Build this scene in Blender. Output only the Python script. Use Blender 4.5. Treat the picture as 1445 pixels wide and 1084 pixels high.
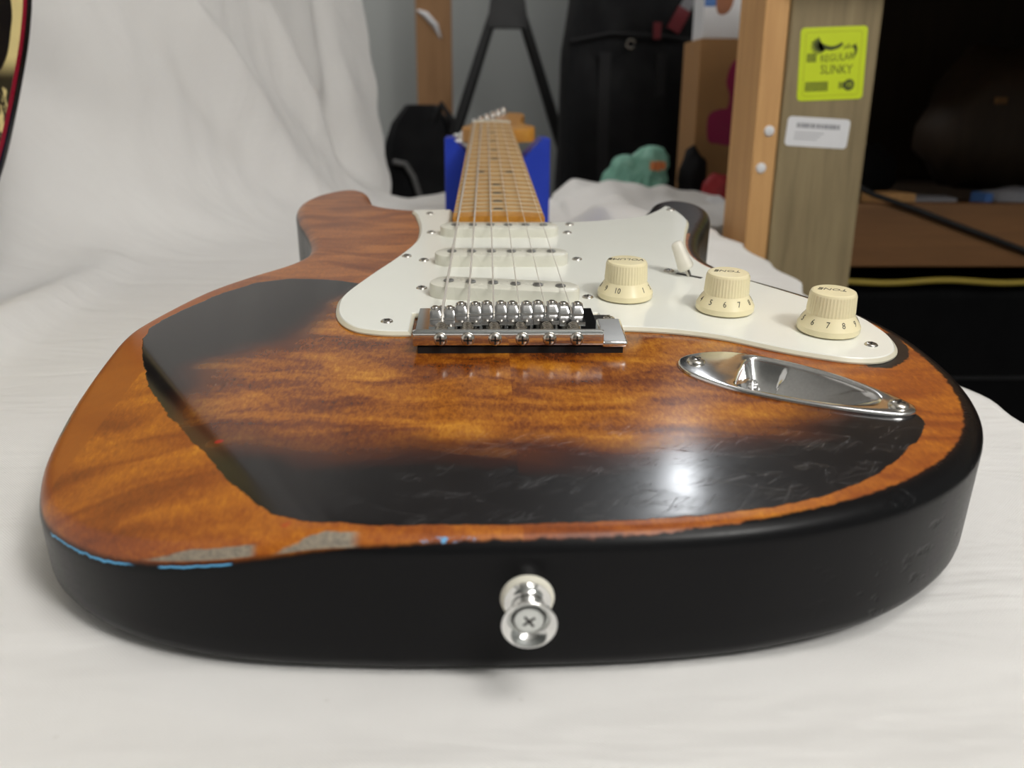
import bpy, bmesh, math, random
import numpy as np
from mathutils import Vector, Matrix, Euler, noise as mnoise
from mathutils.geometry import delaunay_2d_cdt

random.seed(7)
SC = bpy.context.scene
COL = SC.collection
for _o in list(bpy.data.objects):
    bpy.data.objects.remove(_o)
R = math.radians
MM = 0.001

# ------------------------------------------------------------------ camera
TILT = R(5.2)                                   # the neck rest lifts the neck: the guitar slopes up from its tail
GM = Matrix.Translation((0, 0, 0.0577)) @ Matrix.Rotation(TILT, 4, 'X')     # guitar frame -> room
cam_d = bpy.data.cameras.new('camera')
cam = bpy.data.objects.new('camera', cam_d)
COL.objects.link(cam)
cam.matrix_world = GM @ (Matrix.Translation((-0.009806, -0.348643, 0.124726)) @ Euler((1.165781, -0.009616, -0.031645), 'XYZ').to_matrix().to_4x4())
cam_d.sensor_width = 36.0
cam_d.lens = 1232.67 / 1445 * 36
cam_d.clip_start = 0.01
cam_d.dof.use_dof = True
cam_d.dof.focus_distance = 0.36
cam_d.dof.aperture_fstop = 11.0
SC.camera = cam

# ------------------------------------------------------------------ world, room lamps and added fill lights, exposure
SC.view_settings.view_transform = 'Standard'
SC.view_settings.look = 'None'
SC.view_settings.gamma = 1.0
SC.view_settings.use_curve_mapping = False
SC.view_settings.exposure = 0.0
wd = bpy.data.worlds.new('world')
SC.world = wd
wd.use_nodes = True
wd.node_tree.nodes['Background'].inputs[0].default_value = (0.75, 0.85, 1.0, 1)
wd.node_tree.nodes['Background'].inputs[1].default_value = 0.02


def lamp(name, loc, target, size, power, color=(1, 1, 1), shape='DISK', size_y=None):
    d = bpy.data.lights.new(name, 'AREA')
    d.shape = shape
    d.size = size
    if size_y:
        d.size_y = size_y
    d.energy = power
    d.color = color
    o = bpy.data.objects.new(name, d)
    COL.objects.link(o)
    o.location = loc
    o.rotation_euler = (Vector(target) - Vector(loc)).to_track_quat('-Z', 'Y').to_euler()
    return o


def bulb(name, loc, radius, power, color=(1, 1, 1)):
    d = bpy.data.lights.new(name, 'POINT')
    d.shadow_soft_size = radius
    d.energy = power
    d.color = color
    o = bpy.data.objects.new(name, d)
    COL.objects.link(o)
    o.location = loc
    return o


lamp('ceiling_lamp_table', (0.36, -0.40, 1.30), (-0.15, 0.20, 0.0), 0.50, 4.6, (1.0, 0.97, 0.93))
bulb('ceiling_bulb_far', (0.514, 1.565, 1.25), 0.030, 4.2, (0.93, 0.96, 1.0))
bulb('fill_light_front', (0.80, -1.05, 1.18), 0.18, 45.0, (1.0, 0.98, 0.95))  # added fill behind the camera to brighten the backdrop
lamp('fill_light_back', (-0.75, 1.75, 1.36), (-0.3, 2.2, 0.2), 0.30, 8.0, (1.0, 0.98, 0.95))  # added fill to lift the grey back wall
SC.cycles.caustics_reflective = False
SC.cycles.caustics_refractive = False


# ------------------------------------------------------------------ node helper
class NT:
    def __init__(s, name):
        s.mat = bpy.data.materials.new(name)
        s.mat.use_nodes = True
        s.t = s.mat.node_tree
        s.b = s.t.nodes['Principled BSDF']

    def put(s, sock, v):
        if isinstance(v, bpy.types.NodeSocket):
            s.t.links.new(v, sock)
        elif v is not None:
            if hasattr(sock.default_value, '__len__') and not hasattr(v, '__len__'):
                v = (v,) * len(sock.default_value)
            if hasattr(sock.default_value, '__len__') and len(sock.default_value) == 4 and len(v) == 3:
                v = tuple(v) + (1,)
            sock.default_value = v

    def m(s, op, a, b=None, c=None, clamp=False):
        n = s.t.nodes.new('ShaderNodeMath')
        n.operation = op
        n.use_clamp = clamp
        for i, v in enumerate((a, b, c)):
            if v is not None:
                s.put(n.inputs[i], v)
        return n.outputs[0]

    def add(s, a, b): return s.m('ADD', a, b)
    def sub(s, a, b): return s.m('SUBTRACT', a, b)
    def mul(s, a, b): return s.m('MULTIPLY', a, b)

    def vm(s, op, a, b):
        n = s.t.nodes.new('ShaderNodeVectorMath')
        n.operation = op
        s.put(n.inputs[0], a)
        s.put(n.inputs[1], b)
        return n.outputs[0]

    def obj(s):
        return s.t.nodes.new('ShaderNodeTexCoord').outputs['Object']

    def xyz(s, v):
        n = s.t.nodes.new('ShaderNodeSeparateXYZ')
        s.put(n.inputs[0], v)
        return n.outputs

    def comb(s, x, y, z):
        n = s.t.nodes.new('ShaderNodeCombineXYZ')
        for i, v in enumerate((x, y, z)):
            s.put(n.inputs[i], v)
        return n.outputs[0]

    def noise(s, vec, scale=1.0, detail=3.0, rough=0.5, dist=0.0):
        n = s.t.nodes.new('ShaderNodeTexNoise')
        s.put(n.inputs['Vector'], vec)
        n.inputs['Scale'].default_value = scale
        n.inputs['Detail'].default_value = detail
        n.inputs['Roughness'].default_value = rough
        n.inputs['Distortion'].default_value = dist
        return n.outputs['Fac']

    def voro(s, vec, scale=1.0, feature='DISTANCE_TO_EDGE'):
        n = s.t.nodes.new('ShaderNodeTexVoronoi')
        n.feature = feature
        s.put(n.inputs['Vector'], vec)
        n.inputs['Scale'].default_value = scale
        return n.outputs['Distance']

    def ss(s, e0, e1, x, o0=0.0, o1=1.0):
        n = s.t.nodes.new('ShaderNodeMapRange')
        n.interpolation_type = 'SMOOTHSTEP'
        n.clamp = True
        s.put(n.inputs[0], x)
        s.put(n.inputs[1], e0)
        s.put(n.inputs[2], e1)
        s.put(n.inputs[3], o0)
        s.put(n.inputs[4], o1)
        return n.outputs[0]

    def band(s, a, b, w, x):
        return s.mul(s.ss(a - w, a + w, x), s.ss(b - w, b + w, x, 1.0, 0.0))

    def mix(s, f, a, b):
        n = s.t.nodes.new('ShaderNodeMix')
        n.data_type = 'RGBA'
        s.put(n.inputs[0], f)
        s.put(n.inputs[6], a)
        s.put(n.inputs[7], b)
        return n.outputs[2]

    def mixf(s, f, a, b):
        n = s.t.nodes.new('ShaderNodeMix')
        s.put(n.inputs[0], f)
        s.put(n.inputs[2], a)
        s.put(n.inputs[3], b)
        return n.outputs[0]

    def ramp(s, x, stops):
        n = s.t.nodes.new('ShaderNodeValToRGB')
        e = n.color_ramp.elements
        while len(e) < len(stops):
            e.new(0.5)
        for i, (p, c) in enumerate(stops):
            e[i].position = p
            e[i].color = tuple(c) + (1,)
        s.put(n.inputs[0], x)
        return n.outputs[0]

    def attr(s, name):
        n = s.t.nodes.new('ShaderNodeAttribute')
        n.attribute_name = name
        return n.outputs['Fac']

    def bump(s, h, strength=0.2, dist=0.001):
        n = s.t.nodes.new('ShaderNodeBump')
        n.inputs['Strength'].default_value = strength
        n.inputs['Distance'].default_value = dist
        s.put(n.inputs['Height'], h)
        s.t.links.new(n.outputs[0], s.b.inputs['Normal'])

    def out(s, color=None, rough=None, metal=None, spec=None, coat=None, coat_rough=None, sheen=None, trans=None):
        for k, v in (('Base Color', color), ('Roughness', rough), ('Metallic', metal), ('Specular IOR Level', spec),
                     ('Coat Weight', coat), ('Coat Roughness', coat_rough), ('Sheen Weight', sheen), ('Transmission Weight', trans)):
            if v is not None:
                s.put(s.b.inputs[k], v)
        return s.mat


def plain(name, col, rough=0.5, metal=0.0, var=0.08, scale=60.0, bump=0.0, **kw):
    """simple procedural material: a base colour with a little noise in tone and gloss"""
    n = NT(name)
    f = n.noise(n.obj(), scale, 3.0)
    c0 = tuple(c * (1 - var) for c in col)
    c1 = tuple(min(1, c * (1 + var)) for c in col)
    if bump:
        n.bump(f, bump, 0.001)
    return n.out(n.mix(f, c0, c1), n.ss(0.2, 0.8, f, rough * 0.88, min(1, rough * 1.12)), metal, **kw)


# ------------------------------------------------------------------ materials
M = {}
M['chrome'] = plain('chrome', (0.83, 0.83, 0.82), 0.07, 1.0, 0.04, 300)
M['chrome_worn'] = plain('chrome_worn', (0.72, 0.72, 0.72), 0.13, 1.0, 0.12, 900)
M['saddle'] = plain('saddle_chrome', (0.55, 0.55, 0.55), 0.12, 1.0, 0.08, 300)
M['nickel'] = plain('nickel_screw', (0.60, 0.57, 0.52), 0.24, 1.0, 0.18, 700)
M['steel'] = plain('string_steel', (0.82, 0.78, 0.72), 0.42, 0.6, 0.06, 400)
M['fret'] = plain('fret_wire', (0.50, 0.40, 0.26), 0.6, 0.6, 0.1, 400)
M['dark_recess'] = plain('dark_recess', (0.02, 0.018, 0.015), 0.6)
M['pole'] = plain('magnet_pole', (0.32, 0.32, 0.31), 0.35, 0.9, 0.15, 900)
M['pg_white'] = plain('pickguard_white', (0.86, 0.87, 0.81), 0.13, 0, 0.015, 40, spec=0.5)
M['pg_edge'] = plain('pickguard_edge', (0.66, 0.63, 0.50), 0.35, 0, 0.05, 200)
M['pickup_cover'] = plain('pickup_cover', (0.70, 0.69, 0.60), 0.28, 0, 0.03, 80)
M['aged_cream'] = plain('aged_cream_plastic', (0.88, 0.79, 0.52), 0.24, 0, 0.05, 150)
M['switch_white'] = plain('switch_tip_white', (0.80, 0.77, 0.68), 0.25, 0, 0.03, 200)
M['ink'] = plain('print_ink', (0.035, 0.03, 0.02), 0.5)
M['felt'] = plain('felt_white', (0.80, 0.77, 0.66), 0.95, 0, 0.1, 1500, bump=0.6)
M['screw_pale'] = plain('screw_pale', (0.74, 0.76, 0.74), 0.42, 0.55, 0.06, 500)
M['gap_shade_black'] = plain('gap_shade_black', (0.008, 0.008, 0.009), 0.6)
M['blue'] = plain('neck_rest_blue', (0.006, 0.035, 0.42), 0.45, 0, 0.08, 40)
M['black_metal'] = plain('black_metal', (0.012, 0.012, 0.013), 0.45)
M['black_fabric'] = plain('black_fabric', (0.0052, 0.0054, 0.0066), 0.8, 0, 0.3, 25, bump=0.3, spec=0.28)
M['black_web'] = plain('black_webbing', (0.0065, 0.0065, 0.008), 0.8, 0, 0.2, 600)
M['grey_strap'] = plain('grey_strap', (0.12, 0.12, 0.12), 0.7)
M['red'] = plain('red_cloth', (0.30, 0.01, 0.015), 0.6, 0, 0.2, 60)
M['red_tag'] = plain('red_tag', (0.16, 0.008, 0.015), 0.6)
M['mint'] = plain('mint_plastic', (0.22, 0.48, 0.38), 0.4, 0, 0.18, 40)
M['orange_ink'] = plain('orange_print', (0.65, 0.20, 0.06), 0.5)
M['white_paper'] = plain('white_paper', (0.70, 0.70, 0.72), 0.7, 0, 0.04, 90)
M['grey_ink'] = plain('grey_print', (0.22, 0.22, 0.24), 0.7)
M['neon'] = plain('neon_yellow_paper', (0.56, 0.68, 0.004), 0.5, 0, 0.04, 40)
M['neon_dark'] = plain('neon_dark_line', (0.40, 0.47, 0.0), 0.5)
M['sticker_ink'] = plain('sticker_ink', (0.055, 0.07, 0.004), 0.6)
M['magenta'] = plain('magenta_print', (0.30, 0.004, 0.07), 0.5)
M['cardboard'] = plain('cardboard', (0.36, 0.19, 0.075), 0.85, 0, 0.12, 25)
M['black_line'] = plain('rubber_black', (0.006, 0.006, 0.007), 0.55)
M['yellow_cord'] = plain('yellow_cord', (0.38, 0.28, 0.035), 0.6)
M['cream_top'] = plain('cream_guitar_top', (0.78, 0.62, 0.27), 0.22, 0, 0.05, 12)
M['red_binding'] = plain('red_binding', (0.26, 0.006, 0.025), 0.3)
M['gloss_black'] = plain('gloss_black', (0.008, 0.008, 0.009), 0.15)
M['blue_print'] = plain('blue_print', (0.06, 0.16, 0.42), 0.6)
M['brown_print'] = plain('brown_print', (0.28, 0.10, 0.04), 0.6)
M['wall_grey'] = plain('wall_grey_paint', (0.36, 0.375, 0.365), 0.85, 0, 0.05, 3)
M['ceiling_white'] = plain('ceiling_white', (0.78, 0.78, 0.76), 0.9, 0, 0.04, 3)
M['floor_dark'] = plain('floor_dark', (0.035, 0.032, 0.03), 0.8, 0, 0.2, 8)
M['black_case'] = plain('black_case', (0.002, 0.0021, 0.0025), 0.8, 0, 0.2, 20, spec=0.12)


def wood_mat(name, dark, light, along='Z', ring=38.0, rough=0.65, knots=False):
    n = NT(name)
    x, y, z = n.xyz(n.obj())
    ax = {'X': (x, y, z), 'Y': (y, x, z), 'Z': (z, x, y)}[along]
    v = n.comb(n.mul(ax[1], ring), n.mul(ax[2], ring), n.mul(ax[0], ring * 0.07))
    a = n.noise(v, 1.0, 4.0, 0.55, 0.8)
    b = n.noise(v, 6.0, 3.0, 0.6)
    k = n.add(n.mul(a, 0.7), n.mul(b, 0.3))
    c = n.ramp(k, [(0.30, dark), (0.70, light)])
    if knots:
        kn = n.ss(0.10, 0.02, n.voro(n.comb(n.mul(ax[1], 6), n.mul(ax[2], 6), n.mul(ax[0], 3)), 1.0, 'F1'))
        c = n.mix(kn, c, tuple(d * 0.4 for d in dark))
    n.bump(k, 0.15, 0.001)
    return n.out(c, rough)


M['post_wood'] = wood_mat('post_wood', (0.17, 0.125, 0.062), (0.30, 0.235, 0.125), 'Z', 55)
M['pine'] = wood_mat('pine_wood', (0.46, 0.24, 0.085), (0.66, 0.38, 0.15), 'Z', 50)
M['beam_wood'] = wood_mat('beam_wood', (0.14, 0.062, 0.018), (0.22, 0.098, 0.03), 'X', 40, 0.6, True)
M['stud_wood'] = wood_mat('stud_wood', (0.24, 0.12, 0.045), (0.36, 0.19, 0.08), 'Z', 40)
M['panel_dark'] = wood_mat('panel_dark', (0.03, 0.018, 0.009), (0.055, 0.033, 0.018), 'Z', 20)
M['maple'] = wood_mat('maple_neck', (0.42, 0.215, 0.055), (0.55, 0.315, 0.095), 'Y', 120, 0.4)
M['maple_amber'] = wood_mat('maple_amber', (0.48, 0.20, 0.03), (0.62, 0.30, 0.05), 'Y', 120, 0.28)


def body_material():
    n = NT('relic_sunburst_finish')
    o = n.obj()
    x, y, z = [n.mul(c, 1000.0) for c in n.xyz(o)]                  # millimetres
    edge, isl0, dark = n.attr('edge'), n.attr('island'), n.attr('dark')
    side = n.m('GREATER_THAN', x, 0.4)                              # centre glue seam: the figure does not match across it
    fx = n.add(n.mul(x, 0.021), n.mul(side, 13.7))
    wob = n.noise(n.comb(n.mul(x, 0.02), n.mul(y, 0.02), side), 1.0, 2.0)
    fy = n.add(n.mul(y, 0.066), n.add(n.mul(wob, 1.6), n.mul(x, 0.004)))
    flame = n.noise(n.comb(fx, fy, 0.0), 1.0, 2.5, 0.5, 0.7)
    mott = n.noise(n.comb(n.mul(x, 0.50), n.mul(y, 0.22), z), 1.0, 4.0, 0.68, 0.4)
    fine = n.noise(n.comb(n.mul(x, 1.3), n.mul(y, 0.35), 3.0), 1.0, 3.0, 0.6)
    k = n.add(n.add(n.mul(flame, 0.58), n.mul(mott, 0.30)), n.mul(fine, 0.14))
    # bare sanded wood
    strip = n.ss(-134.5, -133.5, n.sub(x, n.mul(y, 0.10)), 1.0, 0.0)
    kb = n.mixf(strip, k, n.add(0.40, n.mul(k, 0.2)))
    bare = n.ramp(kb, [(0.34, (0.165, 0.034, 0.005)), (0.47, (0.29, 0.070, 0.008)), (0.57, (0.43, 0.130, 0.011)), (0.68, (0.64, 0.25, 0.018))])
    horn = n.ramp(k, [(0.34, (0.15, 0.040, 0.014)), (0.48, (0.26, 0.082, 0.026)), (0.62, (0.44, 0.165, 0.048))])
    bare = n.mix(n.ss(40, 95, n.add(y, n.mul(wob, 30)), 0, 1), bare, horn)
    # sunburst lacquer
    isl = n.add(isl0, n.mul(n.sub(n.noise(n.comb(n.mul(x, 0.16), n.mul(y, 0.16), 0), 1.0, 3.0, 0.5), 0.5), 2.6))
    shift = n.mul(n.mul(n.ss(-45, 10, y), n.ss(-95, -45, x, 1.0, 0.0)), -30.0)
    bb = n.add(n.add(edge, n.mul(n.sub(wob, 0.5), 22.0)), n.add(shift, n.mul(n.sub(flame, 0.5), 16.0)))
    amber = n.ramp(k, [(0.36, (0.085, 0.019, 0.005)), (0.46, (0.21, 0.054, 0.007)), (0.56, (0.40, 0.132, 0.011)), (0.68, (0.64, 0.27, 0.024))])
    c = n.mix(n.ss(33, 52, bb), (0.0065, 0.0055, 0.0065), (0.060, 0.014, 0.007))
    burst = n.mix(n.ss(42, 68, bb), c, amber)
    f_isl = n.ss(-0.25, 0.25, isl)
    soft_r = n.ss(100, 125, n.sub(x, n.mul(y, 0.3)))                  # towards the control side the lacquer thins out softly
    f_isl = n.mixf(n.mul(soft_r, n.ss(-72, -60, y)), f_isl, 0.0)
    col = n.mix(f_isl, bare, burst)
    col = n.mix(n.ss(-0.6, 0.6, n.add(dark, n.mul(n.sub(mott, 0.5), 4.0))), col, (0.008, 0.006, 0.006))
    # flecks of red and blue paint left in the pores
    fl = n.voro(n.comb(n.mul(x, 0.05), n.mul(y, 0.07), 0), 1.0, 'F1')
    sel = n.noise(n.comb(n.mul(x, 0.06), n.mul(y, 0.06), 9), 1.0, 1.0)
    near = n.ss(14, 2, n.m('ABSOLUTE', isl0))
    col = n.mix(n.mul(n.mul(n.ss(0.085, 0.06, fl), n.ss(0.5, 0.56, sel)), near), col, (0.45, 0.02, 0.015))
    # lines and chips along the tail edge
    wv = n.mul(n.sub(n.noise(n.comb(n.mul(x, 0.25), n.mul(y, 0.25), 0), 1.0, 3.0), 0.5), 2.4)
    e2 = n.add(edge, wv)
    thr = n.add(0.9, n.add(n.mul(n.ss(15, 120, x), 4.6), n.mul(n.ss(-60, 0, x), 1.6)))
    f_side = n.ss(-0.5, 0.6, n.sub(thr, n.add(edge, n.mul(wv, n.ss(-60, 40, x, 0.15, 1.0)))))
    low = n.ss(-100, -112, y)
    grey = n.mul(low, n.mul(n.band(-104, -70, 1.5, x), n.mul(n.ss(0.9, 1.2, edge), n.ss(0.3, -0.3, n.sub(n.add(edge, n.mul(wv, 0.35)), n.ss(-104, -85, x, 0.9, 3.1))))))
    grey2 = n.mul(low, n.mul(n.band(-64, -43, 2.0, x), n.mul(n.ss(0.8, 1.0, edge), n.ss(0.4, -0.4, n.sub(e2, n.ss(-64, -50, x, 1.0, 4.2))))))
    grey3 = n.mul(n.mul(n.band(-74, -58, 1.0, y), n.ss(-130, -140, x)), n.ss(3.6, 3.0, e2))
    chip = n.m('MAXIMUM', n.m('MAXIMUM', grey, grey2), grey3)
    gcol = n.ramp(mott, [(0.30, (0.16, 0.14, 0.115)), (0.7, (0.32, 0.27, 0.20))])
    col = n.mix(f_side, col, n.mix(n.ss(9.5, 5.0, edge), (0.05, 0.014, 0.007), (0.0045, 0.0045, 0.0052)))
    col = n.mix(chip, col, gcol)
    b1 = n.mul(low, n.mul(n.band(-97, -76, 0.8, x), n.band(0.30, 0.48, 0.05, n.add(edge, n.mul(wv, 0.10)))))
    b2 = n.mul(n.mul(n.band(-146, -124, 1.0, y), n.ss(-100, -106, x)), n.band(0.30, 0.50, 0.05, n.add(edge, n.mul(wv, 0.30))))
    b3 = n.mul(low, n.mul(n.band(-26, -12, 1.0, x), n.band(2.0, 3.0, 0.2, e2)))
    blue = n.m('MAXIMUM', n.m('MAXIMUM', b1, b2), n.mul(b3, n.ss(0.5, 0.6, mott)))
    col = n.mix(blue, col, (0.12, 0.42, 0.72))
    # fine scratches in the lacquer over the tail
    wx = n.noise(n.comb(n.mul(x, 0.035), n.mul(y, 0.035), 1), 1.0, 2.0)
    wy = n.noise(n.comb(n.mul(x, 0.035), n.mul(y, 0.035), 7), 1.0, 2.0)
    def hair(ang, lng, fin, seed, wid):
        ca, sa = math.cos(ang), math.sin(ang)
        u_ = n.add(n.mul(x, ca * lng), n.mul(y, sa * lng))
        w_ = n.add(n.mul(x, -sa * fin), n.mul(y, ca * fin))
        q = n.noise(n.comb(n.add(u_, n.mul(wx, 2.0)), n.add(w_, n.mul(wy, 3.0)), seed), 1.0, 1.0, 0.4)
        on = n.ss(0.48, 0.60, n.noise(n.comb(n.mul(u_, 1.5), n.mul(w_, 0.25), seed + 5.0), 1.0, 2.0))
        return n.mul(n.ss(wid, wid * 0.3, n.m('ABSOLUTE', n.sub(q, 0.5))), on)
    lines = n.m('MAXIMUM', n.m('MAXIMUM', hair(0.35, 0.014, 0.9, 1.0, 0.014), hair(-0.25, 0.016, 1.1, 31.0, 0.014)), n.m('MAXIMUM', hair(1.0, 0.02, 1.0, 63.0, 0.012), hair(0.7, 0.014, 1.5, 93.0, 0.018)))
    where = n.mul(n.mul(n.ss(-70, 5, x), n.ss(-82, -108, y)), n.ss(0.42, 0.62, n.noise(n.comb(n.mul(x, 0.06), n.mul(y, 0.09), 2), 1.0, 3.0)))
    scr = n.mul(n.mul(lines, where), f_isl)
    col = n.mix(n.mul(scr, 0.20), col, (0.42, 0.42, 0.44))
    rough = n.mixf(f_isl, n.add(0.27, n.mul(mott, 0.12)), n.add(0.13, n.mul(n.ss(0.3, 0.7, wob), 0.06)))
    rough = n.mixf(f_side, rough, n.add(0.24, n.mul(mott, 0.16)))
    rough = n.add(rough, n.mul(scr, 0.30))
    rough = n.mixf(chip, rough, 0.7)
    pit = n.ss(0.58, 0.70, n.noise(n.comb(n.mul(x, 0.10), n.mul(y, 0.10), n.mul(z, 0.16)), 1.0, 4.0, 0.6))
    h = n.add(n.mul(f_isl, 0.10), n.sub(n.mul(scr, -0.02), n.mul(n.mul(pit, n.mul(f_side, n.ss(70, 110, x))), 0.35)))
    n.bump(h, 0.6, 0.001)
    return n.out(col, rough, spec=n.mixf(f_side, 0.5, 0.15))


M['body'] = body_material()


def cloth_material():
    n = NT('white_cotton_sheet')
    o = n.obj()
    f = n.noise(o, 9.0, 4.0, 0.55)
    big = n.noise(o, 2.2, 2.0)
    x, y, z = n.xyz(o)
    weave = n.mul(n.m('SINE', n.mul(n.add(x, z), 5200.0)), n.m('SINE', n.mul(y, 5200.0)))
    spot = n.ss(0.045, 0.02, n.voro(o, 40.0, 'F1'))
    c = n.mix(f, (0.76, 0.745, 0.725), (0.82, 0.81, 0.795))
    c = n.mix(n.mul(spot, 0.16), c, (0.45, 0.42, 0.37))
    wr = n.noise(n.comb(n.mul(x, 8.0), n.mul(y, 22.0), n.mul(z, 10.0)), 1.0, 3.0, 0.5, 0.6)
    n.bump(n.add(n.add(n.mul(weave, 0.015), n.mul(f, 0.8)), n.add(n.mul(wr, 1.8), n.mul(big, 1.0))), 0.55, 0.004)
    return n.out(c, 0.9, spec=0.2, sheen=0.15)


M['sheet'] = cloth_material()


# ------------------------------------------------------------------ mesh helpers (all guitar shapes in millimetres)
class MB:
    def __init__(s, scale=MM):
        s.v, s.f, s.mi, s.sc = [], [], [], scale

    def face(s, idx, mi=0):
        s.f.append(tuple(idx))
        s.mi.append(mi)

    def verts(s, pts):
        i0 = len(s.v)
        s.v += [tuple(p) for p in pts]
        return list(range(i0, i0 + len(pts)))

    def box(s, x0, x1, y0, y1, z0, z1, mi=0, mat=None):
        p = [(x0, y0, z0), (x1, y0, z0), (x1, y1, z0), (x0, y1, z0), (x0, y0, z1), (x1, y0, z1), (x1, y1, z1), (x0, y1, z1)]
        if mat:
            p = [tuple(mat @ Vector(q)) for q in p]
        i = s.verts(p)
        for a in ((3, 2, 1, 0), (4, 5, 6, 7), (0, 1, 5, 4), (1, 2, 6, 5), (2, 3, 7, 6), (3, 0, 4, 7)):
            s.face([i[k] for k in a], mi)
        return s

    def rings(s, rings, cap0=True, cap1=True, closed=True, mi=0, mi_cap=None):
        ids = [s.verts(r) for r in rings]
        n = len(rings[0])
        for a, b in zip(ids[:-1], ids[1:]):
            for k in range(n if closed else n - 1):
                s.face((a[k], a[(k + 1) % n], b[(k + 1) % n], b[k]), mi)
        if cap0:
            s.face(ids[0][::-1], mi if mi_cap is None else mi_cap)
        if cap1:
            s.face(ids[-1], mi if mi_cap is None else mi_cap)
        return ids

    def lathe(s, prof, n=32, mat=None, cap0=True, cap1=True, mi=0, mod=None):
        rs = []
        for (r, z) in prof:
            ring = []
            for k in range(n):
                a = 2 * math.pi * k / n
                rr = r if mod is None else mod(r, z, a)
                p = Vector((rr * math.cos(a), rr * math.sin(a), z))
                ring.append(tuple(mat @ p) if mat else tuple(p))
            rs.append(ring)
        s.rings(rs, cap0, cap1, True, mi)
        return s

    def tube(s, path, rad, n=8, mi=0):
        path = [Vector(p) for p in path]
        rads = rad if hasattr(rad, '__len__') else [rad] * len(path)
        rs = []
        up = Vector((0, 0, 1))
        for i, p in enumerate(path):
            d = (path[min(i + 1, len(path) - 1)] - path[max(i - 1, 0)]).normalized()
            u = up if abs(d.dot(up)) < 0.95 else Vector((1, 0, 0))
            a = d.cross(u).normalized()
            b = a.cross(d)
            rs.append([tuple(p + (a * math.cos(2 * math.pi * k / n) + b * math.sin(2 * math.pi * k / n)) * rads[i]) for k in range(n)])
        s.rings(rs)
        return s

    def prism(s, poly, z0, z1, bev=0.0, mi=0, mi_bev=None, mat=None, bev_h=None):
        """poly CCW in xy; optional chamfer of the upper rim"""
        rs = [[(x, y, z0) for x, y in poly]]
        if bev:
            bh = bev if bev_h is None else bev_h
            rs.append([(x, y, z1 - bh) for x, y in poly])
            rs.append([(x, y, z1 - bh * 0.3) for x, y in inset(poly, bev * 0.3)])
            rs.append([(x, y, z1) for x, y in inset(poly, bev)])
        else:
            rs.append([(x, y, z1) for x, y in poly])
        if mat:
            rs = [[tuple(mat @ Vector(p)) for p in r] for r in rs]
        s.rings(rs, True, True, True, mi if mi_bev is None else mi_bev, mi)
        return s

    def build(s, name, mats, parent=None, smooth=True, angle=40, loc=None, rot=None):
        me = bpy.data.meshes.new(name)
        me.from_pydata([(a * s.sc, b * s.sc, c * s.sc) for a, b, c in s.v], [], s.f)
        for m_ in (mats if isinstance(mats, (list, tuple)) else [mats]):
            me.materials.append(m_)
        me.polygons.foreach_set('material_index', s.mi)
        if smooth:
            me.polygons.foreach_set('use_smooth', [True] * len(s.f))
            me.set_sharp_from_angle(angle=R(angle))
        me.update()
        return link(name, me, parent, loc, rot)


def link(name, me, parent=None, loc=None, rot=None):
    o = bpy.data.objects.new(name, me)
    COL.objects.link(o)
    if parent:
        o.parent = parent
    if loc:
        o.location = [c * MM for c in loc]
    if rot:
        o.rotation_euler = rot
    return o


def tag(o, label=None, cat=None, group=None, kind=None):
    for k, v in (('label', label), ('category', cat), ('group', group), ('kind', kind)):
        if v:
            o[k] = v
    return o


def empty(name, loc=(0, 0, 0), rz=0.0):
    o = bpy.data.objects.new(name, None)
    COL.objects.link(o)
    o.empty_display_size = 0.02
    o.location = loc
    o.rotation_euler = (0, 0, rz)
    return o


def inset(poly, d):
    """offset a CCW polygon inwards with mitred corners"""
    P = np.array(poly, float)
    e1 = P - np.roll(P, 1, 0)
    e2 = np.roll(P, -1, 0) - P
    e1 /= np.linalg.norm(e1, axis=1)[:, None] + 1e-9
    e2 /= np.linalg.norm(e2, axis=1)[:, None] + 1e-9
    n1 = np.stack([-e1[:, 1], e1[:, 0]], 1)
    n2 = np.stack([-e2[:, 1], e2[:, 0]], 1)
    k = np.maximum(1 + (n1 * n2).sum(1), 0.5)[:, None]
    return [tuple(q) for q in P + (n1 + n2) / k * d]


def catmull(pts, closed=True, step=2.0):
    P = [np.array(p, float) for p in pts]
    n = len(P)
    out = []
    for i in range(n if closed else n - 1):
        if closed:
            p0, p1, p2, p3 = P[i - 1], P[i], P[(i + 1) % n], P[(i + 2) % n]
        else:
            p0, p1, p2, p3 = P[max(i - 1, 0)], P[i], P[i + 1], P[min(i + 2, n - 1)]
        k = max(2, int(np.linalg.norm(p2 - p1) / step))
        for j in range(k):
            t = j / k
            out.append(tuple(0.5 * ((2 * p1) + (-p0 + p2) * t + (2 * p0 - 5 * p1 + 4 * p2 - p3) * t * t + (-p0 + 3 * p1 - 3 * p2 + p3) * t ** 3)))
    if not closed:
        out.append(tuple(P[-1]))
    return out


def sdf(poly, pts):
    """signed distance in the plane, positive inside"""
    P = np.array(poly, float)
    X = np.array(pts, float)
    A, B = P, np.roll(P, -1, 0)
    best = np.full(len(X), 1e9)
    inside = np.zeros(len(X), bool)
    for a, b in zip(A, B):
        e = b - a
        w = X - a
        t = np.clip((w @ e) / (e @ e + 1e-12), 0, 1)
        best = np.minimum(best, np.linalg.norm(w - t[:, None] * e, axis=1))
        c1 = (a[1] > X[:, 1]) != (b[1] > X[:, 1])
        with np.errstate(divide='ignore', invalid='ignore'):
            xi = a[0] + (X[:, 1] - a[1]) / (b[1] - a[1] + 1e-12) * e[0]
        inside ^= c1 & (X[:, 0] < xi)
    return np.where(inside, best, -best)


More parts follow.
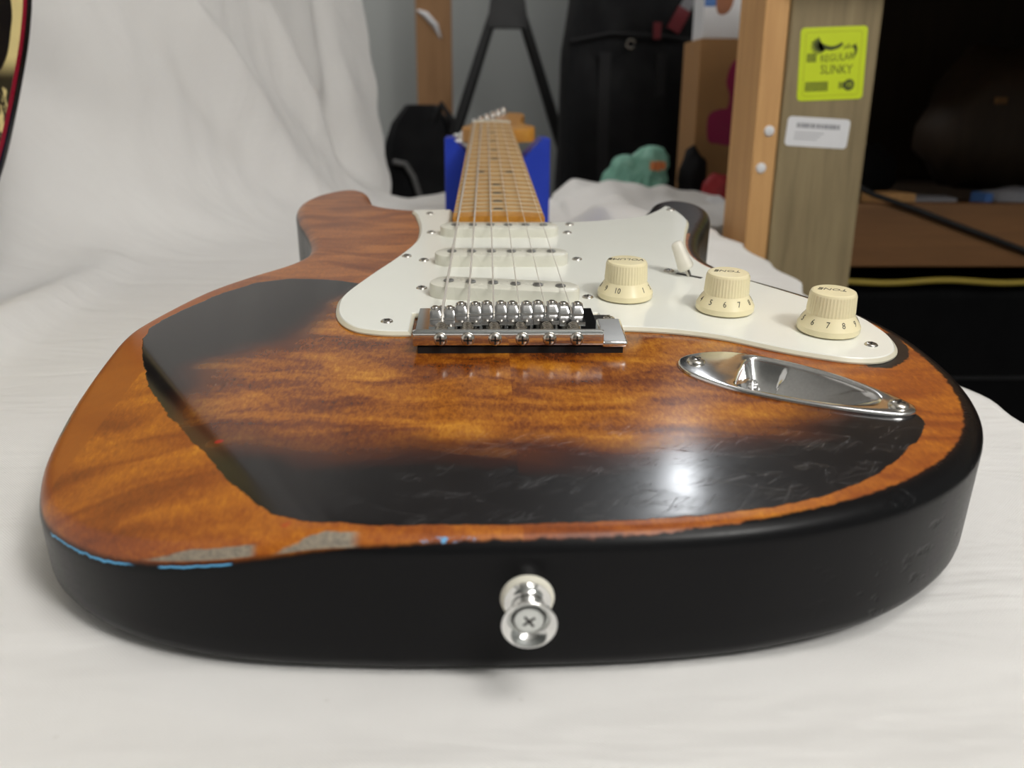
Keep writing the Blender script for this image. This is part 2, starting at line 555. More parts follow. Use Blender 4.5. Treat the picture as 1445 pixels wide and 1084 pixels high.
def rrect(w, h, r, n=5):
    pts = []
    for cx_, cy_, a0 in ((w / 2 - r, h / 2 - r, 0), (-w / 2 + r, h / 2 - r, 90), (-w / 2 + r, -h / 2 + r, 180), (w / 2 - r, -h / 2 + r, 270)):
        for k in range(n + 1):
            a = R(a0 + 90 * k / n)
            pts.append((cx_ + r * math.cos(a), cy_ + r * math.sin(a)))
    return pts


def text_mesh(txt, size, depth=0.05, shear=0.0):
    c = bpy.data.curves.new('txt', 'FONT')
    c.body = txt
    c.size = size
    c.align_x = 'CENTER'
    c.align_y = 'CENTER'
    c.extrude = depth
    c.shear = shear
    c.resolution_u = 2
    o = bpy.data.objects.new('txt', c)
    COL.objects.link(o)
    dg = bpy.context.evaluated_depsgraph_get()
    dg.update()
    me = bpy.data.meshes.new_from_object(o.evaluated_get(dg))
    v = [tuple(q.co) for q in me.vertices]
    f = [tuple(p.vertices) for p in me.polygons]
    bpy.data.objects.remove(o)
    bpy.data.curves.remove(c)
    bpy.data.meshes.remove(me)
    return v, f


# ================================================================== the setting
def struct(name, b, mat, parent=None):
    return tag(b.build(name, mat, parent, smooth=False), kind='structure')


X0, X1, Y0, Y1, Z0, Z1 = -1900, 2300, -2000, 2400, -760, 1420
struct('floor', MB().box(X0, X1, Y0, Y1, Z0 - 50, Z0), M['floor_dark'])
struct('ceiling', MB().box(X0, X1, Y0, Y1, Z1, Z1 + 50), M['ceiling_white'])
struct('wall_back', MB().box(X0, X1, Y1, Y1 + 50, Z0, Z1), M['wall_grey'])
struct('wall_left', MB().box(X0 - 50, X0, Y0, Y1, Z0, Z1), M['wall_grey'])
struct('wall_right', MB().box(X1, X1 + 50, Y0, Y1, Z0, Z1), M['wall_grey'])
struct('wall_front', MB().box(X0, X1, Y0 - 50, Y0, Z0, Z1), M['wall_grey'])

# ---- work table under the sheet
tb = empty('work_table', (-0.35, 0.2, -0.76))
tag(tb, 'work table hidden under the white sheet, carrying the sunburst guitar', 'table')
MB().box(-740, 605, -860, 830, 725, 752).build('table_top', M['pine'], tb, smooth=False)
for lx in (-700, 540):
    for ly in (-800, 760):
        MB().box(lx, lx + 60, ly, ly + 60, 0, 725).build('leg', M['pine'], tb, smooth=False)


# ================================================================== white sheet: over the table and up as a backdrop on the left
def build_sheet():
    rows = 210
    drop_n, tab_n, wall_n = 7, 130, 130
    ARC, HGT = 0.40, 1.42                                  # length of the sweep, total length of the upright part

    def xe(y):                                             # right hand edge on the table
        w = 0.259 + 0.005 * math.sin(y * 34 + 0.6) + 0.004 * math.sin(y * 83 + 1.0)
        w -= 0.016 * math.exp(-((y - 0.60) / 0.06) ** 2)
        if y > 0.665:
            w += 0.080 * min(1, (y - 0.665) / 0.2)
        return w

    # sweep profile by arc length (run back, height); the sweep is tight at the far end and wide near the camera
    ds = HGT / wall_n

    def sweep(s_):
        arc = ARC - 0.19 * min(1, max(0, (s_ - 0.55) / 0.35))
        pr = [(0.0, 0.0)]
        for j in range(wall_n):
            u = min(1.0, ((j + 0.5) * ds) / arc)
            th = (u * u * (3 - 2 * u)) * R(77)
            pr.append((pr[-1][0] - ds * math.cos(th), pr[-1][1] + ds * math.sin(th)))
        return arc, pr, -pr[int(arc / ds)][0]

    def xb(y):
        def sm(a_, b_): return (lambda t_: t_ * t_ * (3 - 2 * t_))(min(1, max(0, (y - a_) / (b_ - a_))))
        return -0.52 + 0.326 * (y - 0.1) - 0.13 * (1 - sm(0.35, 0.80)) - 0.015 * sm(0.70, 1.10)

    nrm = Vector((0.9507, -0.3102, 0))
    ridge_a, ridge_b = Vector((-0.345, 0.455)), Vector((-0.318, 0.120))
    cols = drop_n + tab_n + wall_n

    def gauss(d, w): return math.exp(-(d / w) ** 2)

    V = []
    for i in range(rows):
        s = i / (rows - 1)
        arc, prof, run = sweep(s)
        for j in range(cols):
            jw = j - drop_n - tab_n
            yend = 1.07
            if jw >= 0:
                k = min(1, jw * ds / arc)
                yend = 1.07 + 0.11 * k * k * (3 - 2 * k) + 0.10 * min(0.36, max(0, prof[jw][1] - 0.04))
            y = -0.66 + s * (yend + 0.66)
            if j < drop_n:
                k = 1 - j / drop_n
                p = Vector((xe(y) + 0.012 * math.sin(k * 1.57) + 0.006 * k * math.sin(y * 60), y, -0.012 * (1 - math.cos(k * 1.57)) - 0.26 * k ** 1.5))
            else:
                foot = xb(y) + run
                if jw < 0:
                    k = (j - drop_n) / tab_n
                    a = xe(y)
                    p = Vector((a + (foot - a) * k, y, 0))
                    up = 0.0
                else:
                    p = Vector((foot + prof[jw][0], y, prof[jw][1]))
                    up = min(1.0, jw * ds / arc)
                # table part: faint wrinkles, one long crease, bunching at the far end
                n1 = mnoise.noise(Vector((p.x * 5.0 + y * 3, y * 9.0, 0.3)))
                n2 = mnoise.noise(Vector((p.x * 16.0 - y * 8, y * 24.0, 5.3)))
                z = 0.0018 * n1 + 0.0013 * n2
                rv = ridge_b - ridge_a
                t = max(0, min(1, (Vector((p.x, y)) - ridge_a).dot(rv) / rv.length_squared))
                q2 = Vector((p.x, y)) - ridge_a - rv * t
                sgn = 1 if q2.x > 0 else -1
                wid = 0.016 if sgn > 0 else 0.030
                z += 0.024 * gauss(q2.length, wid) * (0.35 + 0.65 * t) / max(0.3, 1 - up)
                if y > 0.72:
                    q = min(1, (y - 0.72) / 0.25)
                    z += q * (0.016 + 0.020 * mnoise.noise(Vector((p.x * 9.0, y * 9.0, 2.0))) + 0.012 * mnoise.noise(Vector((p.x * 26, y * 22, 1.0)))) * (1 if p.x > 0.1 else 0.45)
                hum = min(1, max(0, (y - 0.37) / 0.13)) * min(1, max(0, (p.x - 0.075) / 0.05)) * min(1, max(0, (0.30 - p.x) / 0.12))
                z += hum * (0.030 + 0.016 * mnoise.noise(Vector((p.x * 12.0, y * 11.0, 7.0)))) * (1 if y < 0.72 else 0.4)
                if y > 1.0:
                    z -= 0.05 * ((y - 1.0) / 0.07) ** 2 * (1 - up)
                if -0.178 < p.x < 0.19 and -0.18 < y < 0.34:   # pressed flat under the guitar
                    z = min(z, 0.0) - 0.0006
                p.z += z * (1 - up)
                # upright part: soft hanging folds, fanning out of the far lower corner
                if up > 0:
                    amp = up * up * (3 - 2 * up)
                    g, hz = y, p.z
                    far = min(1.0, max(0.15, (g - 0.1) / 0.55))
                    f1 = mnoise.noise(Vector((g * 2.6 + hz * 1.9, hz * 1.4, 0.7)))
                    f2 = mnoise.noise(Vector((g * 7.0 + hz * 3.4, hz * 2.2, 4.1)))
                    f3 = mnoise.noise(Vector((g * 15.0 + hz * 9.0, hz * 6.0, 8.2)))
                    d = amp * (0.045 * f1 + 0.042 * f2 * far + 0.016 * f3 * far)
                    # three named folds: lines in (g, height) that run up and back from the corner
                    for (g0, sl, wd, am) in ((0.80, -0.55, 0.040, 0.040), (0.95, -0.30, 0.028, 0.030), (1.06, 0.10, 0.024, -0.024), (0.60, -0.9, 0.05, -0.034)):
                        d += amp * am * gauss(g - (g0 + sl * (hz - 0.1)), wd) * gauss(hz - 0.16, 0.30)
                    p += nrm * d
                    p.z += amp * 0.006 * f2
            V.append(tuple(p))
    F = []
    for i in range(rows - 1):
        for j in range(cols - 1):
            a = i * cols + j
            F.append((a, a + cols, a + cols + 1, a + 1))
    me = bpy.data.meshes.new('white_sheet')
    me.from_pydata(V, [], F)
    me.polygons.foreach_set('use_smooth', [True] * len(F))
    me.materials.append(M['sheet'])
    o = link('white_sheet', me)
    tag(o, 'white cotton sheet spread over the table and swept up as a backdrop', 'sheet')
    return o


build_sheet()

# ================================================================== the sunburst guitar
G = empty('electric_guitar')
G.matrix_world = GM
tag(G, 'relic sunburst electric guitar with white pickguard lying on the white sheet', 'guitar')

OUT = [(0, -159), (40, -157.5), (75, -152), (110, -139.5), (139, -118), (158, -91), (168, -60), (171, -26), (168, 5), (158, 34), (143, 59),
       (127, 81), (117, 101), (113.5, 120), (115.5, 141), (122, 167), (132, 196), (142, 225), (145.5, 250), (140, 270), (126, 279), (111.5, 268),
       (102, 243), (86, 214), (66, 202), (46, 197), (32, 198), (0, 216), (-32, 240), (-55, 243), (-74, 251), (-85, 264), (-90, 285), (-95, 304), (-105, 315),
       (-118, 311), (-130, 294), (-136.5, 270), (-136, 245), (-129, 214), (-119.5, 185), (-112, 160), (-108, 140), (-108.5, 122), (-115.5, 104),
       (-129, 84), (-143, 59), (-152.5, 30), (-159, 0), (-161, -35), (-159.5, -66), (-154, -95), (-141, -121), (-115.5, -142), (-82, -154), (-40, -158.5)]
THICK, RND = 44.0, 6.2
CUP = [(94.5, -35.2), (105.1, -41.2), (113.5, -48.0), (120.4, -55.8), (126.0, -64.5), (128.4, -71.5), (126.6, -77.0), (121.0, -79.2), (113.0, -78.6), (103.0, -74.8), (93.0, -69.6), (82.3, -63.2), (84.5, -53.5), (89.0, -43.5)][::-1]
CUP = CUP if sum(a[0] * b[1] - b[0] * a[1] for a, b in zip(CUP, CUP[1:] + CUP[:1])) > 0 else CUP[::-1]


def drop(x, y):
    """forearm contour: the tail corner on the bass side is planed down beyond a crease"""
    s = (x + 141) * -0.822 + (y + 15) * -0.569
    w, k = 13.0, 0.285
    if s <= 0:
        return 0.0
    return k * s * s / (2 * w) if s < w else k * (s - w / 2)


def build_body():
    P = catmull(OUT, True, 2.2)
    n = len(P)
    steps = 9
    rings = []
    edge = []
    for i in range(6):                                    # i=0: flat bottom rim, i=5: vertical wall
        a = i / 5 * math.pi / 2
        rings.append([(x, y, -THICK + RND * (1 - math.cos(a))) for x, y in inset(P, RND * (1 - math.sin(a)))])
        edge.append(-40.0 + 5 * i)
    for i in range(1, 5):
        k = i / 5
        r_ = []
        for (x, y) in P:
            zt, zb = -drop(x, y) - RND, -THICK + RND
            r_.append((x, y, zb + (zt - zb) * k))
        rings.append(r_)
        edge.append(-12.0 + 2.4 * i)
    for i in range(steps + 1):
        a = i / steps * math.pi / 2
        d = RND * (1 - math.cos(a))
        rings.append([(x, y, -drop(x, y) - RND * (1 - math.sin(a))) for x, y in inset(P, d)])
        edge.append(d)
    b = MB()
    b.rings(rings, cap0=True, cap1=False)
    E = []
    for k, r_ in enumerate(rings):
        E += [edge[k]] * n
    top = rings[-1]
    # interior: triangulated grid, with the jack cup cut out
    poly = [(p[0], p[1]) for p in top]
    cup = catmull(inset(CUP, 0.3), True, 2.0)
    gx, gy = np.meshgrid(np.arange(-160, 172, 3.2), np.arange(-158, 316, 2.8))
    gx = gx + (np.arange(gx.shape[0]) % 2)[:, None] * 1.6
    pts = np.stack([gx.ravel(), gy.ravel()], 1)
    ins = sdf(poly, pts)
    cin = sdf(cup, pts)
    pts = pts[(ins > 1.8) & (cin < -1.2)]
    cv = [Vector(p) for p in poly] + [Vector(p) for p in cup] + [Vector(p) for p in pts]
    ce = [(i, (i + 1) % n) for i in range(n)] + [(n + i, n + (i + 1) % len(cup)) for i in range(len(cup))]
    res = delaunay_2d_cdt(cv, ce, [], 1, 1e-4)
    rv, rf, orig = res[0], res[2], res[3]
    rv2 = np.array([(v.x, v.y) for v in rv])
    dist = sdf([(p[0], p[1]) for p in P], rv2)
    base = len(b.v)
    remap = []
    for i, v in enumerate(rv):
        src = [q for q in orig[i] if q < n]
        if src:
            remap.append(base - n + src[0])
        else:
            remap.append(len(b.v))
            b.v.append((v.x, v.y, -drop(v.x, v.y)))
            E.append(max(dist[i], RND))
    cen = np.array([rv2[list(f)].mean(0) for f in rf])
    keep = (sdf(cup, cen) < 0) & (sdf(poly, cen) > 0)
    for f, kp in zip(rf, keep):
        if kp:
            f = [remap[q] for q in f]
            if len(set(f)) == 3:
                A, B_, C_ = (b.v[q] for q in f)
                if (B_[0] - A[0]) * (C_[1] - A[1]) - (B_[1] - A[1]) * (C_[0] - A[0]) < 0:
                    f = f[::-1]
                b.face(f)
    o = b.build('body', M['body'], G, angle=60)
    me = o.data
    xy = np.array([(v[0], v[1]) for v in b.v])
    ISL = [(-150, 3), (-147, -15), (-138.5, -37), (-131, -54), (-117.5, -76), (-99, -102), (-82, -126), (-68, -142.5), (-56, -149), (-40, -151.5), (-20, -152), (2, -151.8), (30, -150.3),
           (50, -148), (69, -144.5), (87, -138), (104, -128.3), (121, -112.5), (131, -101), (136.3, -93), (137.5, -86), (131, -76), (122, -62), (112, -48), (96, -22),
           (70, 20), (20, 45), (-40, 58), (-66, 66), (-76, 71), (-90, 76), (-108, 76.5), (-122, 69), (-134, 51), (-143, 29), (-148.5, 13)]
    DRK = [(132, -43), (146, -44), (157, -35), (163, -22), (164, -5), (158, -3), (153, -25), (145, -36)]
    for nm, arr in (('edge', np.array(E)), ('island', sdf(ISL, xy)), ('dark', np.maximum(sdf(DRK, xy), sdf([(92, 185), (170, 150), (170, 300), (92, 300)], xy)))):
        a = me.attributes.new(nm, 'FLOAT', 'POINT')
        a.data.foreach_set('value', np.asarray(arr, np.float32))
    tag(o, 'worn sunburst body with bare amber wood rim and black sides')
    return o


BODY = build_body()

# ---- shared screw meshes
def screw_mesh(name, r, h, cross=0.55, mat=None):
    b = MB()
    prof = [(r, 0), (r * 0.98, h * 0.35), (r * 0.85, h * 0.7), (r * 0.6, h * 0.92), (r * 0.3, h), ]
    b.lathe(prof, 20)
    w, l = r * 0.13, r * cross
    z0, z1 = h * 0.55, h * 1.02
    b.box(-l, l, -w, w, z0, z1, 1)
    b.box(-w, w, -l, l, z0, z1, 1)
    me_o = b.build(name, [mat or M['nickel'], M['dark_recess']])
    me = me_o.data
    bpy.data.objects.remove(me_o)
    return me


SCREW_PG = screw_mesh('pickguard_screw', 2.7, 1.1)
SCREW_BR = screw_mesh('intonation_screw', 2.75, 2.0, 0.62)
SCREW_JK = screw_mesh('jack_plate_screw', 3.6, 1.8)


def put(name, me, parent, loc, rot=(0, 0, 0)):
    return link(name, me, parent, loc, rot)


# ---- pickguard
def build_pickguard():
    c1 = catmull([(-30, 232), (-55, 231), (-53, 215), (-48.5, 182), (-48.5, 148), (-56, 113), (-67, 76), (-75, 45), (-75.5, 27), (-72, 10), (-64, -2.5), (-52, -7.5), (-39.5, -8.2)], False, 2.0)
    c2 = [(-39.5, 15), (39.5, 15), (39.5, -2.3)]
    c3 = catmull([(41, -2.5), (55, -3.3), (72.6, -6.9), (89, -14), (107.8, -27.5), (122, -35.5), (134, -40), (145, -39), (154, -31), (158.5, -18), (159, -5), (155.5, 15), (140, 42), (122.5, 68),
                  (109.5, 90), (105.2, 112), (106.5, 138), (112.5, 166), (121, 198), (121.5, 220), (119, 240), (115, 247), (111, 240), (104, 228), (90, 211.5), (62, 200), (43, 196.5), (30, 196)], False, 2.0)
    c4 = [(29.2, 181), (-29.2, 181)]
    poly = c1 + c2 + c3 + c4
    area = sum(a[0] * b[1] - b[0] * a[1] for a, b in zip(poly, poly[1:] + poly[:1]))
    if area < 0:
        poly = poly[::-1]
    b = MB()
    rs = [[(x, y, 0.15) for x, y in poly], [(x, y, 0.8) for x, y in poly], [(x, y, 1.95) for x, y in inset(poly, 1.25)], [(x, y, 2.3) for x, y in inset(poly, 1.7)]]
    ids = [b.verts(r_) for r_ in rs]
    n = len(poly)
    for q, (a, c) in enumerate(zip(ids[:-1], ids[1:])):
        for k in range(n):
            b.face((a[k], a[(k + 1) % n], c[(k + 1) % n], c[k]), 1 if q < 2 else 0)
    top = inset(poly, 1.7)
    res = delaunay_2d_cdt([Vector(p) for p in top], [(k, (k + 1) % n) for k in range(n)], [], 1, 1e-5)
    tv = np.array([(v.x, v.y) for v in res[0]])
    for f in res[2]:
        if sdf(top, [tv[list(f)].mean(0)])[0] > 0:
            src = [ids[-1][res[3][q][0]] if res[3][q] else None for q in f]
            if None in src:
                continue
            A, B_, C_ = (b.v[q] for q in src)
            if (B_[0] - A[0]) * (C_[1] - A[1]) - (B_[1] - A[1]) * (C_[0] - A[0]) < 0:
                src = src[::-1]
            b.face(src, 0)
    o = b.build('pickguard', [M['pg_white'], M['pg_edge']], G, angle=30)
    tag(o, 'white plastic pickguard with cream bevelled edge')
    for (x, y) in [(-50.7, 4.8), (-50.7, 111.8), (-44, 218), (44.5, 8.2), (85.5, 83), (146, -24.6), (116, 232), (44, 188)]:
        put('screw', SCREW_PG, o, (x, y, 2.1), (0, 0, random.random() * 3))
    for (x, y) in [(-39, 53.2), (38.8, 38.7), (-41, 103.5), (40.5, 105.7), (-40.5, 166), (40.8, 166)]:
        put('pickup_screw', SCREW_PG, o, (x, y, 2.1), (0, 0, random.random() * 3))
    return o


PG = build_pickguard()


# ---- pickups
def capsule(L, W, n=14):
    r = W / 2
    pts = []
    for k in range(n + 1):
        a = -math.pi / 2 + math.pi * k / n
        pts.append((L / 2 - r + r * math.cos(a), r * math.sin(a)))
    for k in range(n + 1):
        a = math.pi / 2 + math.pi * k / n
        pts.append((-L / 2 + r + r * math.cos(a), r * math.sin(a)))
    return pts


POLE = MB().lathe([(2.4, 0), (2.4, 1.0), (2.1, 1.2)], 18).build('pole_tmp', M['pole'])
POLE_ME = POLE.data
bpy.data.objects.remove(POLE)
for (cy, ang, zt, lab) in [(39.5, -9.3, 8.6, 'bridge pickup with slanted off-white cover'), (99, 0, 8.2, 'middle pickup with off-white cover'), (162, 0, 7.8, 'neck pickup with off-white cover')]:
    b = MB()
    poly = capsule(70, 17.5)
    poly_in = lambda d: inset(poly, d)
    rs = [[(x, y, 1.8) for x, y in poly], [(x, y, zt - 1.2) for x, y in poly_in(0.1)], [(x, y, zt - 0.35) for x, y in poly_in(0.4)], [(x, y, zt) for x, y in poly_in(1.1)]]
    b.rings(rs)
    o = b.build('pickup', M['pickup_cover'], G, loc=(0, cy, 0), rot=(0, 0, R(ang)))
    tag(o, lab)
    for i in range(6):
        put('pole_piece', POLE_ME, o, (-26 + 10.4 * i, 0, zt - 0.5))


# ---- bridge
def build_bridge():
    t = 2.2
    z0 = 2.6
    prof = [(15, z0), (15, z0 + t), (-25.2, z0 + t)]
    b = MB()
    # flat plate and the upturned rear wall, bent with a small radius, as one strip
    path = [(15.0, z0 + t), (12.0, z0 + t), (-23.5, z0 + t)]
    outer = [(15, z0), (-25.2, z0), (-27.0, z0 + 0.35), (-28.0, z0 + 1.3), (-28.4, z0 + 2.6), (-28.6, 9.2), (-28.2, 10.0), (-27.4, 10.2), (-26.6, 9.8), (-26.3, 9.0), (-26.0, z0 + 3.2), (-25.4, z0 + t + 0.3), (-24.4, z0 + t), (15, z0 + t)]
    xs = [-37.2, -36.6, -36.0, 36.0, 36.8, 37.4]
    rs = []
    for i, x in enumerate(xs):
        k = {0: 0.5, 1: 0.15}.get(i, {5: 0.5, 4: 0.15}.get(i, 0.0))
        cy_, cz_ = -27.2, 6.0
        rs.append([(x, y, z - (k if z > 9 else 0) + (k if z < z0 + 0.2 else 0)) for (y, z) in outer])
    b.rings(rs)
    o = b.build('bridge_plate', M['chrome'], G, angle=35)
    tag(o, 'chrome bridge plate with upturned rear wall')
    # arm lug to the treble side
    b = MB()
    b.box(37.0, 47.2, -28.3, -6.0, 2.7, 5.2)
    b.v = [(x, y, z + (2.2 * (y + 28.3) / 22.3 if z > 4 else 0)) for x, y, z in b.v]
    lg = b.build('arm_lug', M['chrome'], o, smooth=True, angle=30)
    md = lg.modifiers.new('bevel', 'BEVEL')
    md.width, md.segments = 0.0009, 3
    # black block standing in for the shade under the plate
    MB().box(-35.5, 45.5, -27, 12, 0.02, 2.7).build('gap_shade_block', M['gap_shade_black'], o, smooth=False)
    hz = [-2.2, -0.4, 0.0, -0.1, 0.2, -0.4]
    for i in range(6):
        xc = -26.6 + 10.64 * i
        dz = hz[i]
        # saddle: bent steel strip (side profile y, z) with two front shoulders and a string slot between them
        b = MB()
        flat = [(-13.3, 6.9 + dz), (-13.3, 8.5 + dz), (-6.2, 8.7 + dz), (-5.6, 8.0 + dz), (-6.0, 7.5 + dz)]
        b.rings([[(x, y, z) for (y, z) in flat] for x in (xc - 5.25, xc + 5.25)])
        hump = [(-6.2, 7.6 + dz), (-6.2, 8.8 + dz), (-5.0, 9.3 + dz), (-4.3, 10.6 + dz), (-3.4, 11.8 + dz), (-2.2, 12.5 + dz), (-0.6, 12.8 + dz), (1.0, 12.4 + dz), (2.2, 11.2 + dz), (2.7, 9.5 + dz), (2.7, 5.0), (1.2, 5.0), (1.2, 8.2 + dz), (-2.0, 8.0 + dz)]
        for (xa, xbb) in ((xc - 5.2, xc - 0.7), (xc + 0.7, xc + 5.2)):
            rs = []
            xm_ = (xa + xbb) / 2
            for q, x in enumerate((xa, xa + 0.45, xa + 1.2, xm_, xbb - 1.2, xbb - 0.45, xbb)):
                kk = (0.3, 0.0, 0.0, 0.0, 0.0, 0.0, 0.3)[q]
                rs.append([(x, y, z - (kk if z > 10 + dz else 0)) for (y, z) in hump])
            b.rings(rs)
        b.box(xc - 0.75, xc + 0.75, -6.2, 2.6, 7.6 + dz, 9.6 + dz)
        b.build('saddle', M['saddle'], o, angle=28)
        for sx in (-2.95, 2.95):
            hb = MB().lathe([(1.6, 4.9), (1.6, 12.9 + dz), (1.3, 13.25 + dz), (0.8, 13.25 + dz), (0.75, 12.4 + dz), (0.05, 12.3 + dz)], 14, Matrix.Translation((xc + sx, -1.2, 0)))
            hb.build('height_screw', M['nickel'], o, angle=40)
        put('intonation_screw', SCREW_BR, o, (xc + 0.2, -28.5, 6.6), (R(90), 0, R(0)))
        sp = MB().tube([(xc, -27, 6.6), (xc, -12.5, 6.9)], 1.35, 10)
        # coil spring on the shaft
        coil = [(xc + 2.1 * math.cos(a), -25.5 + 11.5 * a / (2 * math.pi * 6), 6.7 + 2.1 * math.sin(a)) for a in np.linspace(0, 2 * math.pi * 6, 72)]
        sp.tube(coil, 0.35, 5)
        sp.build('screw_shaft', M['nickel'], o)
        cr = MB().lathe([(2.2, 0), (2.4, 0.8), (2.0, 1.5), (0.9, 1.9)], 16, Matrix.Translation((-28 + 11.2 * i, 12.3, 4.8)))
        cr.build('pivot_screw', M['nickel'], o)
    return o


build_bridge()


# ---- neck, frets, dots, nut, headstock
NUT_Y, HEEL_Y = 648.0, 178.0
def fb_z(y): return 9.6 + (y - HEEL_Y) / (NUT_Y - HEEL_Y) * 1.2
def fb_w(y): return 27.9 + (y - HEEL_Y) / (NUT_Y - HEEL_Y) * (21.0 - 27.9)


def build_neck():
    b = MB()
    rs = []
    for y in [HEEL_Y, 179, 200, 230, 250, 275, 310, 400, 500, 600, 640, 650]:
        w, zt = fb_w(y), fb_z(y)
        k = 0 if y <= 235 else min(1, (y - 235) / 40)
        depth = 24 * (1 - k) + (22.5 - (y - 275) / 375 * 1.8) * k
        ring = []
        for i in range(9):                                 # fingerboard, left to right, slightly radiused
            u = -1 + 2 * i / 8
            ring.append((w * u, y, zt - 1.0 * u * u))
        for i in range(15):                                # back, right to left
            a = math.pi * i / 14
            cx_, sz_ = math.cos(a), math.sin(a)
            ex = 0.35 if k < 0.5 else 0.8
            px = w * math.copysign(abs(cx_) ** ex, cx_)
            pz = -(abs(sz_) ** ex)
            ring.append((px, y, zt - 5.5 + pz * (depth - 5.5)))
        rs.append(ring)
    b.rings(rs, True, True)
    o = b.build('neck', [M['maple']], G, angle=40)
    me = o.data
    me.materials.append(M['maple_amber'])
    me.polygons[len(me.polygons) - 2].material_index = 1     # amber end grain at the heel
    for p in me.polygons:
        if abs(p.normal.y) > 0.95 and p.center.y < 0.182:
            p.material_index = 1
    tag(o, 'maple neck with pale fingerboard')
    # amber lacquered end of the board between last fret and heel
    b = MB()
    def brd(y0, y1):
        rr = []
        for y in (y0, y1):
            w, zt = fb_w(y), fb_z(y)
            rr.append([(w * u * 0.99, y, zt - u * u + 0.12) for u in np.linspace(-1, 1, 9)] + [(w * u * 0.99, y, zt - u * u - 0.6) for u in np.linspace(1, -1, 9)])
        return rr
    b.rings(brd(HEEL_Y + 0.2, 648 - 648 * (1 - 2 ** (-21 / 12)) - 1.6))
    b.build('fingerboard_end', M['maple_amber'], o, angle=40)
    for i in range(1, 22):
        y = 648 * 2 ** (-i / 12)
        w, zt = fb_w(y) - 0.3, fb_z(y)
        path = [(w * u, y, zt - u * u + 0.05) for u in np.linspace(-1, 1, 9)]
        MB().tube(path, 0.85, 8).build('fret', M['fret'], o)
    for i in (3, 5, 7, 9, 12, 15, 17, 19, 21):
        y = 648 * (2 ** (-i / 12) + 2 ** (-(i - 1) / 12)) / 2
        for xx in ((-11, 11) if i == 12 else (0,)):
            MB().lathe([(3.2, fb_z(y) - 0.6), (3.2, fb_z(y) + 0.1)], 16, Matrix.Translation((xx, y, 0))).build('position_dot', M['ink'], o)
    b = MB()
    ny = 649.5
    rr = [[(21.2 * u, y, zz) for u, zz in [(-1, fb_z(ny) - 1.5), (-1, fb_z(ny) + 1.0), (-0.5, fb_z(ny) + 1.9), (0, fb_z(ny) + 2.2), (0.5, fb_z(ny) + 1.9), (1, fb_z(ny) + 1.0), (1, fb_z(ny) - 1.5)]] for y in (648, 651.5)]
    b.rings(rr)
    b.build('nut', M['pickup_cover'], o, angle=30)
    # headstock
    hp = [(-21.2, 0), (-22, 8), (-27, 17), (-32, 26), (-32, 36), (-22, 68), (-8, 120), (6, 168), (14, 184), (27, 190), (40, 182), (44, 166), (41, 140), (37, 105), (38, 74), (45, 56), (50.5, 40), (47, 24), (36, 17), (27, 14), (22, 8), (21.2, 0)]
    hp = catmull([(x, y + 650) for x, y in hp], True, 4.0)
    if sum(a[0] * c[1] - c[0] * a[1] for a, c in zip(hp, hp[1:] + hp[:1])) < 0:
        hp = hp[::-1]
    b = MB()
    b.prism(hp, -13.5, 1.2, 1.0)
    b.rings([[(w_, y, z_) for w_, z_ in [(-20.8, -12), (20.8, -12), (20.8, zt), (-20.8, zt)]] for y, zt in ((650, 10.0), (654, 8.5), (662, 3.0), (668, 1.0))])
    h = b.build('headstock', M['maple_amber'], o, angle=40)
    return o


NECK = build_neck()
POSTS = []
for i in range(6):
    px, py = -18.5 + 7.2 * i, 650 + 36 + 25.5 * i
    POSTS.append((px, py))
    t = MB().lathe([(5.2, 0), (5.2, 1.2), (3.1, 1.6), (3.0, 5.0), (2.4, 6.0), (3.0, 7.5), (2.9, 9.0), (2.4, 9.4)], 16, Matrix.Translation((px, py, 1.0)))
    t.box(px - 8, px + 8, py - 8, py + 8, -23, -13.5)
    ang = math.atan2(36 - 0, 130)
    t.tube([(px - 6, py, -18), (px - 25, py + 4, -18)], 2.0, 10)
    to = t.build('tuner', M['chrome'], G, angle=40)
    mt = Matrix.Translation((px - 29, py + 4.5, -18)) @ Matrix.Rotation(R(80), 4, 'Z')
    kb = MB().lathe([(1.5, -4.2), (7.0, -3.4), (8.6, 0), (7.0, 3.4), (1.5, 4.2)], 18, mt @ Matrix.Rotation(R(90), 4, 'X'))
    kb.build('tuner_button', M['chrome'], to)

# ---- strings
GA = [0.62, 0.50, 0.40, 0.26, 0.22, 0.19]
HZ = [-2.2, -0.4, 0.0, -0.1, 0.2, -0.4]
for i in range(6):
    xb_ = -26.6 + 10.64 * i
    xn = -17.6 + 7.04 * i
    dz = HZ[i]
    zb = 11.2 + dz + GA[i]
    zn = fb_z(649) + 2.0
    px, py = POSTS[i]
    path = [(xb_, -7.2, 8.0 + dz), (xb_, -5.4, 9.6 + dz), (xb_, -3.0, zb - 0.3), (xb_, 0.0, zb), (xb_ + (xn - xb_) * 0.02, 14, zb + (zn - zb) * 0.02), (xn, 649.5, zn), (px + 3.2, py, 7.0)]
    MB().tube(path, GA[i], 8).build('string', M['steel'], G, angle=80)


